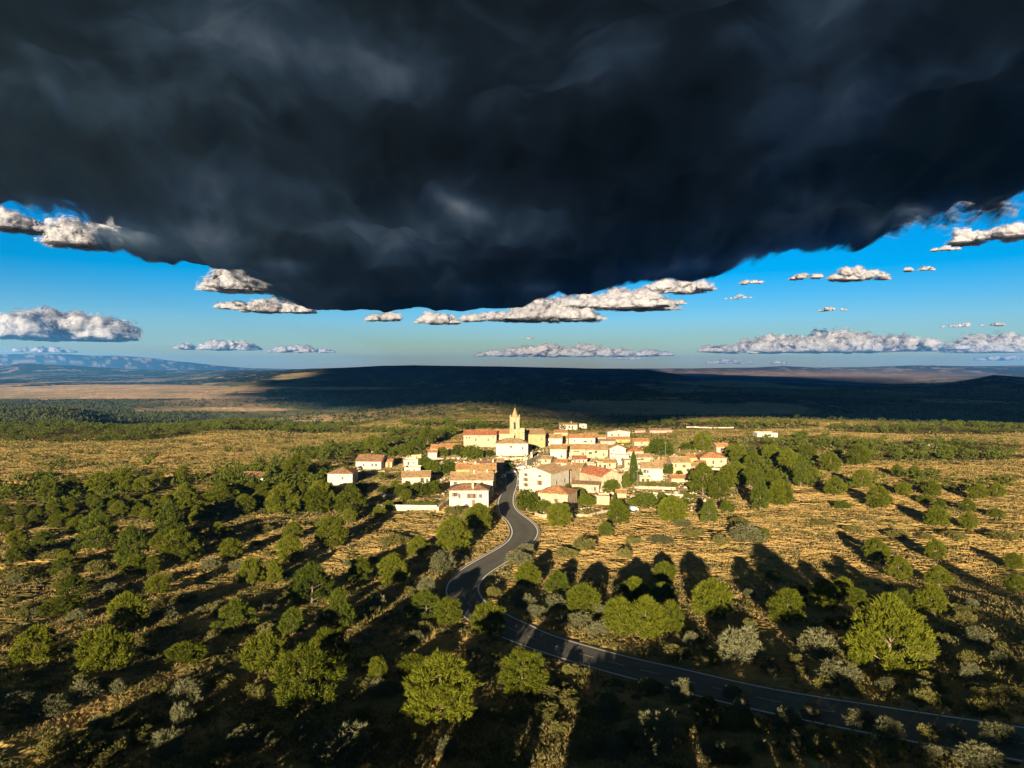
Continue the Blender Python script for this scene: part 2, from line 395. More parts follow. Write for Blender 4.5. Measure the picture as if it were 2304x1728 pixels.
# ------------------------------------------------------------------ where woods and scrub grow (photo places -> ground)
WOODS = [(150,972,330,24,1),(480,958,330,13,1),(760,968,160,9,.7),(300,1128,470,52,.62),(60,1165,160,50,.6),(620,1100,170,60,.95),(720,1075,70,30,.7),(780,1020,130,22,.9),
 (935,985,90,18,.9),(850,1062,120,34,.35),(900,1112,120,24,.4),(760,1150,120,40,.4),(1600,1075,90,70,.55),(1720,1050,130,52,.75),(1740,992,190,14,.8),
 (2020,1005,330,12,.75),(2100,1028,240,10,.95),(2130,966,300,12,.9),(1560,958,330,10,.8),(1980,1085,230,24,.4),(2180,1095,200,26,.4),(1100,955,200,8,.8),(1330,962,160,9,.6),
 (1480,985,150,16,.5),(120,905,200,16,.35),(1000,925,260,10,.2),(140,930,260,14,.85),(60,1230,240,80,.3),(300,1260,300,80,.12)]
def wood_density(px, py):
    d = np.full(px.shape, .018)
    for (cx, cy, rx, ry, w) in WOODS:
        q = ((px-cx)/rx)**2 + ((py-cy)/ry)**2
        d = np.maximum(d, w * (1 - sstep(.55, 1.15, q)))
    return d

def ground_colour(x, y, z):
    r = np.hypot(x, y); px, py = proj(x, np.maximum(y, 1), z)
    n = x.shape[0]
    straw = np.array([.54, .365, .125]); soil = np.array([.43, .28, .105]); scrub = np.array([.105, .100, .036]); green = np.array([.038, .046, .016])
    pale = np.array([.56, .42, .24])
    f1 = fbm(x/22, y/22, 40, 4)*.5+.5; f2 = fbm(x/5.5, y/5.5, 50, 3)*.5+.5
    c = straw[None]*(1-f1[:,None]*.5) + soil[None]*f1[:,None]*.5
    k = sstep(.49, .62, f2 * .55 + f1*.5)[:,None]*(.70 - .35*sstep(1150, 1350, px))[:,None]; c = c*(1-k) + scrub*k
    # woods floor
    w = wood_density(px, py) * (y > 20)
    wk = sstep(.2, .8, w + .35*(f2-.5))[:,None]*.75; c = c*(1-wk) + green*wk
    # village yards
    v = np.exp(-(((x-22)/78)**2 + ((y-295)/85)**2)**2)
    vk = (v * sstep(.25, .5, f2*.6+f1*.4+.12))[:,None]*.88; c = c*(1-vk) + pale*vk
    # sandy bare spots right of the road
    bare = np.exp(-((px-1330)/260)**2 - ((py-1215)/50)**2) + np.exp(-((px-1750)/420)**2 - ((py-1190)/45)**2)*.8 + np.exp(-((px-2100)/260)**2 - ((py-1135)/20)**2)*.9
    bk = np.clip(bare, 0, 1)[:,None]*.75; c = c*(1-bk) + np.array([.56,.365,.14])*bk
    # far valley: patchwork of stubble, plough and woods
    fr = sstep(620, 1100, r)
    s1 = fbm(x/900 + .3*fbm(x/300,y/300,5,2), y/2300, 61, 5)*.5+.5
    s2 = fbm(x/260, y/900, 71, 5)*.5+.5
    cell = _h(np.floor(x/330 + fbm(x/900,y/900,8,2)*.8), np.floor(y/800 + fbm(x/800,y/800,18,2)*.8), 5)
    fc = np.where(cell[:,None] < .34, np.array([.50,.36,.19]), np.where(cell[:,None] < .6, np.array([.34,.24,.15]), np.array([.15,.15,.07])))
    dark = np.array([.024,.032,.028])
    wd = sstep(.47, .51, s1*.6 + s2*.42)[:,None]
    dots = sstep(.66, .74, vnoise(x/55, y/210, 95)*.6 + vnoise(x/22, y/90, 96)*.4)[:,None]*.8
    wcol = dark*(1-dots) + np.array([.40,.31,.20])*dots
    fcol = fc*(1-wd) + wcol*wd
    # open plain of stubble in the middle distance and on the left
    pl = np.exp(-((px-1500)/330)**4 - ((py-920)/18)**2) + .9*np.exp(-((px-230)/330)**4 - ((py-880)/17)**2) + .8*np.exp(-((px-520)/200)**2 - ((py-921)/6)**2) + .8*np.exp(-((px-650)/140)**2-((py-947)/4)**2) + .9*np.exp(-((px-850)/60)**2 - ((py-942)/8)**2)
    pl += .95*np.exp(-((px-160)/420)**4 - ((py-893)/3.5)**2) + .9*np.exp(-((px-620)/330)**4 - ((py-874)/4)**2) + .9*np.exp(-((px-290)/90)**2 - ((py-922)/6)**2) + .7*np.exp(-((px-1350)/170)**2 - ((py-896)/5)**2) + .6*np.exp(-((px-2150)/150)**2 - ((py-905)/6)**2)
    plk = sstep(.36, .48, pl + .22*(s2-.5) - .25*sstep(.56, .62, s2))[:,None]*.92; fcol = fcol*(1-plk) + np.array([.60,.41,.24])*plk
    # scrubby hills: speckled
    sp = np.exp(-((px-1080)/260)**4 - ((py-928)/22)**4) + np.exp(-((px-120)/330)**4 - ((py-925)/22)**4)*.8
    q = sstep(.42,.6, vnoise(x/9,y/9,91)*.6+vnoise(x/3.5,y/3.5,92)*.4)[:,None]
    sc = np.array([.27,.22,.12])*(1-q) + np.array([.05,.055,.025])*q
    spk = np.clip(sp,0,1)[:,None]; fcol = fcol*(1-spk)+sc*spk
    # mountains: forest with bare rock
    mt = sstep(8000, 11500, r)[:,None]
    rk = .7*sstep(.58, .64, fbm(x/150, y/520 + z/70, 33, 5)*.5+.5 + .10*np.exp(-((py-812)/6)**2)*(px < 520))[:,None]
    mcol = np.array([.040,.048,.036])*(1-rk) + np.array([.46,.35,.26])*rk
    foot = np.exp(-((px-1800)/380)**4 - ((py-846)/11)**2)[:,None]*.75; mcol = mcol*(1-foot)+np.array([.55,.36,.22])*foot  # sunlit strip along the right ridge's foot, put into the colour
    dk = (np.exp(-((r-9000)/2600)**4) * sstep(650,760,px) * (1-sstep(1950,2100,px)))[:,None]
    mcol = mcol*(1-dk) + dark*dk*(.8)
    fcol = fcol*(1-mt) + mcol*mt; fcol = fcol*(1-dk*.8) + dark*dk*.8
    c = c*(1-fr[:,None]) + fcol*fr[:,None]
    return np.clip(c, .005, .9)

def micro(x, y):
    r = np.hypot(x, y); vk = 1 - .9*np.exp(-(((x-22)/75)**2 + ((y-300)/80)**2)**2)
    a = (fbm(x/4.5, y/4.5, 101, 3)*.22 + fbm(x/1.3, y/1.3, 111, 2)*.07) * (1 - .9*sstep(85, 160, r)) * (1 - sstep(400, 900, r)*.5) * vk
    b = fbm(x/14, y/14, 121, 4) * 1.4 * sstep(450, 1200, r)
    return a + b

def sheet(name, azs, rs, kind, fine=True):
    A, Rr = np.meshgrid(azs, rs); x = (Rr*np.sin(A)).ravel(); y = (Rr*np.cos(A)).ravel()
    z = base_h(x, y)
    D, Z = road_dist(x, y)
    if fine: z2 = z + micro(x, y) * sstep(.3, 3.5, D)
    else: z2 = z
    k = 1 - sstep(.9, 5.0, D); z2 = z2*(1-k) + (Z - .10)*k
    cc = ground_colour(x, y, z)
    vg = np.exp(-((D-.8)/1.3)**2)[:,None]*.8; cc = cc*(1-vg) + np.array([.42,.28,.11])*vg
    na, nr = len(azs), len(rs)
    i = np.arange(na-1)[None,:] + na*np.arange(nr-1)[:,None]; i = i.ravel()
    F = np.c_[i, i+na, i+na+1, i+1][:, ::-1]
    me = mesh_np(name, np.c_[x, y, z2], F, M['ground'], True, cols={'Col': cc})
    o = link(name, me); tag(o, kind='structure'); return o

AZ = np.linspace(R(-42), R(42), 900)
r_near = np.exp(np.arange(math.log(34), math.log(760), .0072))
r_mid = np.exp(np.linspace(math.log(r_near[-1]), math.log(6500), 190))
r_far = np.exp(np.linspace(math.log(6500), math.log(45000), 170))
sheet('ground', AZ, r_near, 'structure')
sheet('valley', AZ, r_mid, 'structure')
sheet('hills', AZ, r_far, 'structure')
AZB = np.linspace(R(42), R(318), 150)
sheet('ground', AZB, np.exp(np.linspace(math.log(34), math.log(45000), 150)), 'structure', False)
sheet('ground', np.linspace(0, 2*math.pi, 60), np.linspace(.05, 34, 14), 'structure', False)

# ------------------------------------------------------------------ road with verge lines
def asphalt():
    m, nt, out = newmat('asphalt'); ge = N(nt, 'ShaderNodeNewGeometry')
    n1 = N(nt, 'ShaderNodeTexNoise', Scale=.22, Detail=10.0, Roughness=.78); nt.links.new(ge.outputs['Position'], n1.inputs['Vector'])
    n2 = N(nt, 'ShaderNodeTexNoise', Scale=14.0, Detail=3.0); nt.links.new(ge.outputs['Position'], n2.inputs['Vector'])
    at = N(nt, 'ShaderNodeAttribute', attribute_name='track')
    ad = N(nt, 'ShaderNodeMath', operation='MULTIPLY_ADD'); ad.inputs[1].default_value = .22; nt.links.new(at.outputs['Fac'], ad.inputs[0]); nt.links.new(n1.outputs[0], ad.inputs[2])
    r = ramp(nt, [(.3, (.095,.088,.074)), (.55, (.135,.124,.104)), (.85, (.18,.165,.14))]); nt.links.new(ad.outputs[0], r.inputs[0])
    b = N(nt, 'ShaderNodeBsdfPrincipled', Roughness=.75); b.inputs['Specular IOR Level'].default_value = .3
    bp = N(nt, 'ShaderNodeBump', Strength=.35, Distance=.02); nt.links.new(n2.outputs[0], bp.inputs['Height']); nt.links.new(bp.outputs[0], b.inputs['Normal'])
    nt.links.new(r.outputs[0], b.inputs['Base Color']); nt.links.new(b.outputs[0], out.inputs[0]); return m
def paint():
    m, nt, out = newmat('worn_road_paint'); ge = N(nt, 'ShaderNodeNewGeometry')
    n1 = N(nt, 'ShaderNodeTexNoise', Scale=2.2, Detail=6.0, Roughness=.8); nt.links.new(ge.outputs['Position'], n1.inputs['Vector'])
    r = ramp(nt, [(.30, (.25,.23,.19)), (.42, (.80,.77,.70))]); nt.links.new(n1.outputs[0], r.inputs[0])
    b = N(nt, 'ShaderNodeBsdfDiffuse'); nt.links.new(r.outputs[0], b.inputs[0]); nt.links.new(b.outputs[0], out.inputs[0]); return m
M['asphalt'] = asphalt(); M['paint'] = paint()
def strip(name, o0, o1, dz, mat, i0=0, i1=None, track=False, parent=None, nw=2):
    i1 = i1 or nC
    ts = np.linspace(0, 1, nw); V = []; tr = []
    for t in ts:
        off = o0[i0:i1]*(1-t) + o1[i0:i1]*t
        V.append(np.c_[C[i0:i1]+NN[i0:i1]*off[:,None], CZ[i0:i1]+dz]); tr.append(np.abs(np.abs(off/HW[i0:i1])-.5))
    m = i1-i0; V = np.vstack(V); i = (np.arange(m-1)[None]+m*np.arange(nw-1)[:,None]).ravel()
    F = np.c_[i, i+1, i+m+1, i+m]
    me = mesh_np(name, V, F, mat, True, cols={'track': 1-np.clip(np.concatenate(tr)*4, 0, 1)} if track else None)
    return link(name, me, parent)
road = strip('road', -HW-.25, HW+.25, .02, M['asphalt'], track=True, nw=13); tag(road, kind='structure')
o = strip('road_edge_line', HW-.40, HW-.10, .026, M['paint'], 0, nC); tag(o, kind='structure')
o = strip('road_edge_line', -HW+.10, -HW+.40, .026, M['paint'], int(18/.6)); tag(o, kind='structure')
# dashed centre line on the lower straight
V = []; F = []
i = int(nC*.63)
while i < nC-8:
    for k in range(i, i+5):
        b = len(V)
        for kk, s_ in ((k, -.045), (k+1, -.045), (k+1, .045), (k, .045)): V.append((*(C[kk]+NN[kk]*s_), CZ[kk]+.026))
        F.append((b, b+1, b+2, b+3))
    i += 9
o = link('road_centre_line', mesh_np('road_centre_line', np.array(V), np.array(F), M['paint'])); tag(o, kind='structure')
# concrete edging kerb along the outside of the bends
def kerb(i0, i1, side):
    W = .22; V = []; F = []
    for k in range(i0, i1):
        e = side*(HW[k]+.26); e2 = side*(HW[k]+.26+W)
        for off, dz in ((e, -.1), (e, .13), (e2, .13), (e2, -.12)):
            V.append((*(C[k]+NN[k]*off), CZ[k]+dz))
    for k in range(i1-i0-1):
        for q in range(3):
            a = 4*k+q; F.append((a, a+1, a+5, a+4))
    o = link('kerb', mesh_np('kerb', np.array(V), np.array(F), M['stonewall'])); tag(o, kind='structure')
kerb(int(nC*.03), int(nC*.60), 1)
kerb(int(nC*.10), int(nC*.60), -1)
#@@PART2
# ------------------------------------------------------------------ plants: prototypes in unit size (width 1, height 1)
def tufts(P, Dn, size, nb, wid, lr, up=.5, seed=0):
    """leaf tufts: at every point P a spray of nb narrow triangles spreading about direction Dn"""
    g = np.random.default_rng(seed); n = len(P)
    P = np.repeat(P, nb, 0); D = np.repeat(Dn, nb, 0)
    d = D + g.normal(0, lr, (n*nb, 3)) + np.array([0, 0, up]); d /= np.linalg.norm(d, axis=1)[:,None]
    s = size * g.uniform(.6, 1.15, n*nb)[:,None] * (np.repeat(g.uniform(.8, 1.2, n), nb)[:,None])
    side = np.cross(d, g.normal(0, 1, (n*nb, 3))); side /= np.linalg.norm(side, axis=1)[:,None] + 1e-9
    j = g.normal(0, .22, (n*nb, 3)) * size
    a = P + j - side*wid*s; b = P + j + side*wid*s; c = P + j + d*s
    V = np.stack([a, b, c], 1).reshape(-1, 3); F = np.arange(len(V)).reshape(-1, 3)
    return V, F

def crown_points(kind, n, g):
    """tuft centres + outward directions for a crown of a kind"""
    pts = []; dirs = []
    if kind in ('pine_round', 'pine_wide', 'pine_tall'):
        # limbs carry pads of needles, so the outline is lobed with gaps between
        nl = {'pine_round': 30, 'pine_wide': 36, 'pine_tall': 26}[kind]
        for i in range(nl):
            t = (i + .5) / nl
            zc = .10 + .78 * t**.9
            if kind == 'pine_tall': rad = .46 * (1 - t)**.65 * (0.62 + .38*min(1, t*5)) + .05
            elif kind == 'pine_wide': rad = .40 * math.sin(math.pi * min(1, .18 + t*.80))**.7 
            else: rad = .38 * math.sin(math.pi * (.14 + t*.82))**.65
            a = i * 2.4 + g.uniform(-.5, .5); rr = rad * g.uniform(.72, .98) if t < .9 else rad*.2
            c = np.array([math.cos(a)*rr, math.sin(a)*rr, zc + g.uniform(-.03, .03)])
            pr = g.uniform(.13, .19) * (1.1 - .35*t)
            m = int(n / nl); u = g.normal(0, 1, (m, 3)); u /= np.linalg.norm(u, axis=1)[:,None]
            u[:,2] = np.abs(u[:,2])*.9 - .25*(u[:,2] < 0)*0 - .12
            q = c + u * np.array([pr, pr, pr*.72]) * g.uniform(.75, 1.05, (m, 1))
            pts.append(q); dd = u*.9 + (q - np.array([0, 0, zc*.75]))*1.4; dirs.append(dd)
        pts = np.vstack(pts); dirs = np.vstack(dirs)
    elif kind == 'cypress':
        t = g.uniform(0, 1, n)**.85; rad = .5*(np.sin(np.pi*np.clip(t*.86+.13, 0, 1))**.75) * g.uniform(.75, 1.02, n)
        a = g.uniform(0, 2*np.pi, n); pts = np.c_[np.cos(a)*rad, np.sin(a)*rad, t*.97+.02]; dirs = np.c_[np.cos(a)*.5, np.sin(a)*.5, np.full(n, 1.2)]
    else:   # broadleaf and shrubs: lobes
        nl = {'broad': 13, 'shrub': 11, 'low': 9}[kind]; 
        for i in range(nl):
            a = i*2.4 + g.uniform(-.4, .4); t = i/nl
            rr = .30*math.sqrt(1-t*.85) if kind != 'low' else .34*math.sqrt(1 - t*.6)
            c = np.array([math.cos(a)*rr, math.sin(a)*rr, (.30 + .42*t) if kind == 'broad' else (.16+.46*t) if kind == 'shrub' else .22+.2*t + g.uniform(-.05,.1)])
            pr = g.uniform(.16, .25); m = int(n/nl); u = g.normal(0, 1, (m, 3)); u /= np.linalg.norm(u, axis=1)[:,None]
            q = c + u*np.array([pr, pr, pr*1.05])*g.uniform(.72, 1.06, (m, 1)); k = q[:,2] > .02
            pts.append(q[k]); dirs.append(u[k])
        pts = np.vstack(pts); dirs = np.vstack(dirs)
    dirs = dirs / (np.linalg.norm(dirs, axis=1)[:,None] + 1e-9)
    return pts, dirs

PLANT = {  # kind: (crown kind, tufts, blades, size, blade half width, spread, upward bias, material, trunk radius)
    'pine_tree': ('pine_round', 1000, 12, .074, .13, .55, .55, 'pine', .028),
    'pine_wide': ('pine_wide', 1250, 12, .064, .13, .55, .55, 'pine', .030),
    'pine_tall': ('pine_tall', 1000, 12, .074, .13, .55, .55, 'pine_d', .026),
    'cypress_tree': ('cypress', 900, 7, .10, .14, .35, 1.0, 'cypress', .06),
    'broadleaf_tree': ('broad', 700, 9, .060, .30, .8, .3, 'broad', .035),
    'grey_shrub': ('shrub', 560, 11, .085, .12, .6, .5, 'grey', .02),
    'green_bush': ('low', 480, 10, .085, .20, .7, .4, 'bushy', .02),
}
def limbs(kind, g, tr):
    mb = MB(); top = .82 if kind != 'low' else .5
    p = Vector((0, 0, -.04)); k = 6; r = tr
    pts = [p]
    for i in range(k): p = p + Vector((g.uniform(-.02,.02), g.uniform(-.02,.02), top/k)); pts.append(p)
    for i in range(k): mb.cyl(pts[i], pts[i+1], tr*(1-i/k*.85), tr*(1-(i+1)/k*.85), 5, False)
    for i in range(16):
        t = .15 + .75*i/16; q = pts[min(k, int(t*k))]; a = i*2.4
        L = .36*(1-t*.55); e = q + Vector((math.cos(a)*L, math.sin(a)*L, L*.5))
        mb.cyl(q, e, tr*.42*(1-t*.4), tr*.1, 4, False)
    return mb
PROTO = {}
def proto(kind, var):
    key = (kind, var)
    if key in PROTO: return PROTO[key]
    ck, n, nb, sz, wd, lr, up, mat, tr = PLANT[kind]
    g = np.random.default_rng(hash((len(kind)*7, var)) % 9999 + var*31 + sum(map(ord, kind)))
    P, D = crown_points(ck, n, g); V, F = tufts(P, D, sz, nb, wd, lr, up, var+5)
    crown = mesh_np(kind+'_crown', V, F, M[mat])
    mb = limbs(ck, g, tr); tm = bpy.data.meshes.new(kind+'_trunk'); tm.from_pydata(mb.v, [], mb.f); tm.materials.append(M['wood'])
    PROTO[key] = (crown, tm); return PROTO[key]
NAME = {'pine_wide': 'pine_tree', 'pine_tall': 'pine_tree'}
def plant(kind, loc, w, h, label, cat, group, parts=True, var=None):
    var = random.randrange(3) if var is None else var
    cr, tm = proto(kind, var); nm = NAME.get(kind, kind)
    e = empty(nm, loc, random.uniform(0, 6.28)); e.scale = (w*random.uniform(.93,1.07), w*random.uniform(.93,1.07), h)
    tag(e, label, cat, group)
    link('crown', cr, e); link('trunk', tm, e)
    return e

# photo list: (column, row of the foot, width px, height px, kind letter)
def z6(x, y, w, h, k): return (x/1.92, 1100+y/1.92, w/1.92, h/1.92, k)
def z7(x, y, w, h, k): return (1152+x/1.92, 1100+y/1.92, w/1.92, h/1.92, k)
TREES = [z6(*t) for t in [
 (1895,1060,310,270,'W'),(1305,1000,280,250,'W'),(1125,835,190,160,'P'),(1410,820,185,170,'P'),(1625,840,90,110,'P'),(1795,825,170,100,'P'),(1000,650,170,160,'T'),(1255,660,110,130,'T'),
 (1455,630,120,190,'T'),(1330,520,165,190,'T'),(1550,430,100,125,'P'),(1695,440,140,130,'P'),(1075,440,110,135,'P'),(1175,420,70,110,'P'),(1420,275,140,125,'P'),(1240,330,120,110,'P'),
 (985,310,90,85,'P'),(1260,230,80,60,'P'),(760,340,150,130,'P'),(685,410,80,60,'B'),(550,365,120,200,'T'),(395,290,160,190,'T'),(415,370,100,80,'B'),(290,475,120,105,'T'),
 (235,560,170,90,'P'),(475,490,90,65,'B'),(530,630,160,150,'P'),(120,800,180,130,'P'),(420,830,210,190,'P'),(785,770,170,100,'P'),(1805,300,90,85,'P'),(1955,290,150,120,'P'),
 (1910,370,120,100,'S'),(1830,590,160,140,'T'),(1935,600,120,110,'P'),(2110,670,160,130,'P'),(2065,190,120,115,'P'),(1210,125,140,115,'P'),(1360,115,120,105,'P'),(1055,110,80,75,'P'),(1510,125,130,115,'P'),
 (60,390,140,80,'B'),(60,262,80,80,'P'),(720,230,120,170,'T'),(840,160,60,60,'P'),(200,305,100,50,'B'),(1700,240,110,50,'B'),(430,1200,150,110,'G'),(1460,1215,270,160,'S'),
 (770,1045,110,100,'S'),(780,935,150,100,'S'),(340,935,130,90,'S'),(180,1005,170,85,'S'),(1030,1140,170,90,'S'),(930,1200,130,70,'B'),(700,1190,140,120,'S'),(1770,460,60,40,'B'),
 (1620,525,80,70,'S'),(1840,470,90,80,'S'),(880,1000,90,60,'B'),(560,1040,110,70,'B'),(60,960,120,70,'S'),(1180,1130,90,60,'S'),(1560,1000,90,50,'B'),(1600,1110,110,60,'B'),
 (2150,1010,90,60,'B'),(1130,190,70,40,'B'),(900,350,90,50,'S'),(1010,360,70,40,'S'),(690,580,110,60,'S'),(640,520,90,50,'B'),(780,500,90,60,'B'),(340,340,70,50,'B'),(1280,420,60,40,'B')]]
TREES += [z7(*t) for t in [
 (50,930,200,200,'P'),(70,440,112,98,'P'),(200,465,108,105,'T'),(315,562,140,112,'P'),(535,522,130,98,'P'),(478,655,165,125,'P'),(590,672,180,175,'P'),(690,645,120,150,'P'),
 (660,500,110,92,'T'),(880,592,178,118,'P'),(1200,602,155,112,'P'),(1372,532,128,88,'P'),(1442,470,82,52,'P'),(1500,522,84,62,'P'),(1702,542,112,108,'T'),(1826,556,132,106,'P'),
 (1680,825,330,300,'W'),(1590,332,112,88,'P'),(990,160,80,52,'B'),(1032,236,150,80,'S'),(700,158,122,84,'P'),(462,158,106,88,'P'),(205,172,106,82,'P'),(312,276,86,92,'G'),
 (236,300,92,62,'G'),(525,242,60,46,'B'),(490,306,62,72,'G'),(1160,92,98,122,'P'),(1600,92,100,72,'P'),(1440,92,82,40,'B'),(1850,172,92,66,'P'),
 (1985,182,74,62,'P'),(1978,105,58,44,'P'),(2104,128,70,42,'P'),(1680,218,92,52,'B'),(1800,222,62,32,'B'),(1930,222,82,52,'B'),(2140,228,102,62,'B'),(912,242,72,52,'B'),(1350,160,80,30,'B'),(1480,190,70,40,'B'),
 (660,398,90,82,'B'),(1132,402,84,46,'P'),(1252,462,70,42,'P'),(872,472,92,38,'P'),(790,210,90,44,'B'),(740,165,80,30,'S'),(650,240,120,30,'S'),
 (1000,772,190,158,'S'),(1352,752,172,122,'S'),(1432,852,172,102,'S'),(868,762,72,62,'G'),(640,1165,232,160,'S'),(740,932,122,92,'S'),(962,912,92,52,'S'),(1000,1005,82,84,'S'),
 (852,942,62,52,'B'),(872,1046,112,102,'B'),(600,895,104,84,'G'),(1205,1062,142,92,'S'),(1302,995,82,62,'S'),(1530,1045,142,74,'S'),(1652,1120,132,114,'S'),(1250,1135,104,74,'S'),
 (1815,1082,84,72,'G'),(1930,1095,84,62,'S'),(2130,1115,142,92,'S'),(2052,1215,172,92,'S'),(2022,682,94,74,'S'),(2172,912,122,52,'B'),(200,935,142,74,'B'),(142,1005,122,84,'B'),
 (210,1065,84,62,'B'),(912,692,64,62,'S'),(60,525,100,60,'S'),(190,528,104,64,'S'),(110,560,104,52,'S'),(300,606,124,62,'S'),(372,645,104,62,'S'),(230,590,90,50,'S'),(30,500,80,55,'S'),
 (380,560,80,60,'S'),(980,1190,104,84,'B'),(2190,462,84,52,'P'),(1120,800,80,60,'S'),(780,690,70,60,'S'),(1500,780,70,110,'P'),(1250,800,60,40,'B'),(720,735,110,60,'B'),(1640,880,90,50,'S'),(1800,905,120,60,'S'),
 (1330,1120,140,70,'B'),(400,1150,100,70,'S'),(330,985,90,50,'B'),(1560,1190,120,60,'B'),(1830,1180,110,60,'S'),(2020,880,80,40,'B'),(30,330,110,60,'S'),(60,290,80,50,'S'),(10,1010,100,60,'B')]]
TREES += [ # round the village and the middle distance, in photo pixels
 (1185,1154,50,58,'B'),(1222,1155,36,32,'B'),(1300,1125,36,32,'B'),(1320,1142,40,32,'B'),(1287,1106,36,20,'B'),(1262,1099,34,16,'B'),(1240,1094,30,12,'B'),(1061,1036,50,38,'B'),(1031,1031,36,34,'O'),(994,1029,28,25,'O'),
 (1098,1030,32,18,'B'),(1009,1074,34,44,'B'),(976,1070,35,36,'B'),(975,1112,36,32,'B'),(1204,1014,11,13,'B'),(1148,1055,20,14,'B'),(1010,980,40,25,'B'),(1050,968,40,18,'B'),
 (1085,966,35,14,'B'),(1120,966,30,12,'B'),(985,985,35,22,'B'),(960,1000,40,25,'P'),(1020,1162,38,34,'G'),(1062,1170,46,36,'G'),(1092,1172,42,32,'G'),(1426,1096,16,70,'C'),(1410,1103,22,42,'C'),
 (1441,1084,13,24,'C'),(1377,1111,37,36,'O'),(1383,1137,7,26,'C'),(1488,1028,62,47,'B'),(1455,1026,22,22,'B'),(1584,1018,44,42,'P'),(1547,1015,30,20,'B'),(1359,987,24,17,'B'),
 (1440,1096,26,18,'G'),(1465,1096,26,18,'G'),(1490,1097,26,18,'G'),(1512,1098,26,18,'G'),(1457,1146,52,40,'B'),(1492,1133,26,27,'B'),(1423,1140,22,19,'B'),(1540,1139,42,18,'B'),
 (1585,1124,62,78,'P'),(1598,1180,36,58,'C'),(1622,1129,45,55,'P'),(1640,1106,50,60,'P'),(1600,1031,26,18,'B'),(1650,1031,30,30,'P'),(1713,1158,34,98,'C'),(1765,1147,52,62,'P'),
 (1804,1103,28,78,'C'),(1937,1052,50,31,'P'),(1874,1065,46,30,'P'),(1886,1119,45,36,'P'),(1944,1103,45,36,'P'),(2023,1074,27,23,'P'),(2061,1077,28,22,'P'),(2039,1119,33,33,'P'),
 (2103,1119,35,28,'P'),(2205,1128,38,35,'P'),(2090,1135,42,19,'P'),(2249,1122,33,22,'P'),(2249,1166,36,20,'B'),(1832,1096,33,45,'P'),(1822,1042,40,35,'P'),(1778,1058,46,38,'P'),
 (1664,1042,38,32,'P'),(487,1133,76,40,'P'),(411,1140,50,50,'P'),(266,1111,54,34,'P'),(215,1118,54,34,'P'),(152,1121,46,31,'P'),(104,1133,50,42,'P'),(316,1114,40,35,'P'),(351,1096,31,36,'P'),
 (209,1086,40,17,'B'),(405,1086,36,29,'P'),(304,1073,26,14,'B'),(80,1076,56,14,'B'),(370,1197,54,70,'P'),(437,1180,40,42,'P'),(856,1021,30,40,'B'),(835,1016,36,36,'P'),(912,1026,36,28,'B'),
 (887,1026,26,22,'B'),(936,1014,40,30,'B'),(968,1065,34,31,'B'),(954,1053,28,28,'B'),(941,1120,46,38,'B'),(968,1115,42,35,'B'),(900,1120,31,30,'B'),(861,1112,28,19,'B'),(791,1107,35,23,'B'),
 (814,1102,28,20,'B'),(716,1075,37,25,'B'),(718,1161,52,78,'P'),(660,1085,60,55,'P'),(1330,1160,30,14,'G'),(1550,1125,24,16,'B'),(1530,1070,16,12,'B'),(1500,1040,20,10,'B'),(1340,1060,18,10,'B'),(1215,1000,10,10,'B'),
 (1398,1168,16,10,'G'),(1250,1150,20,14,'G'),(1120,1003,10,8,'B'),(1560,1060,24,20,'B'),(1660,1080,40,40,'P'),(1690,1100,46,44,'P'),(1740,1105,46,44,'P'),(1700,1060,40,30,'P'),(1740,1040,38,28,'P'),(1640,1155,36,30,'B')]
KMAP = {'P': 'pine_tree', 'W': 'pine_wide', 'T': 'pine_tall', 'C': 'cypress_tree', 'B': 'broadleaf_tree', 'O': 'broadleaf_tree', 'G': 'green_bush', 'S': 'grey_shrub'}

def region(px, py):
    if py < 1060 and 960 < px < 1240: return 'around the church and left village end'
    if 1166 <= px < 1700 and py < 1165: return 'in the village gardens right of the road' if px < 1560 else 'in the grove at the right village end'
    if 960 <= px < 1166 and py < 1180: return 'by the house row left of the road'
    if 700 <= px < 960 and py < 1135: return 'around the farmhouses left of the village'
    if px < 700 and py < 1150: return 'in the far left wood'
    if px < 560 and py < 1330: return 'on the slope at the left edge'
    if px < 1000 and py < 1330: return 'between the left wood and road bends'
    if px >= 1100 and px < 1640 and py < 1300: return 'on the dry grass below the village'
    if px >= 1640 and py < 1190: return 'on the far right plain'
    if px >= 1560 and py < 1320: return 'along the sunlit right slope edge'
    if px < 640: return 'in the shaded lower left corner'
    if px < 1152 and (py < 1460): return 'left of and below the hairpin bend'
    if px < 1152: return 'in the shaded foreground left of centre'
    if py < 1392 + (px-1152)*.21: return 'above the lower road inside the bend' if px < 1560 else 'on the shaded slope above the lower road'
    return 'below the lower road in the bottom right'
ORD = ['leftmost', 'second', 'third', 'fourth', 'fifth', 'sixth', 'seventh', 'eighth', 'ninth', 'tenth', 'eleventh', 'twelfth', 'thirteenth', 'fourteenth', 'fifteenth', 'sixteenth', 'seventeenth', 'eighteenth', 'nineteenth', 'twentieth']
def ordinal(i, n):
    if n == 1: return 'only'
    if i == 0: return 'leftmost'
    if i == n-1: return 'rightmost'
    if i < 20: return ORD[i] + ' from the left'
    return (ORD[n-1-i] + ' from the right') if n-1-i < 20 else 'near the middle'
DESC = {'P': 'rounded bright pine', 'W': 'huge spreading pine', 'T': 'tall conical pine', 'C': 'slender dark cypress', 'B': 'leafy round tree', 'O': 'grey green leafy tree', 'G': 'yellow green bush', 'S': 'pale grey shrub'}
CATN = {'P': 'pine', 'W': 'pine', 'T': 'pine', 'C': 'cypress', 'B': 'tree', 'O': 'tree', 'G': 'bush', 'S': 'shrub'}
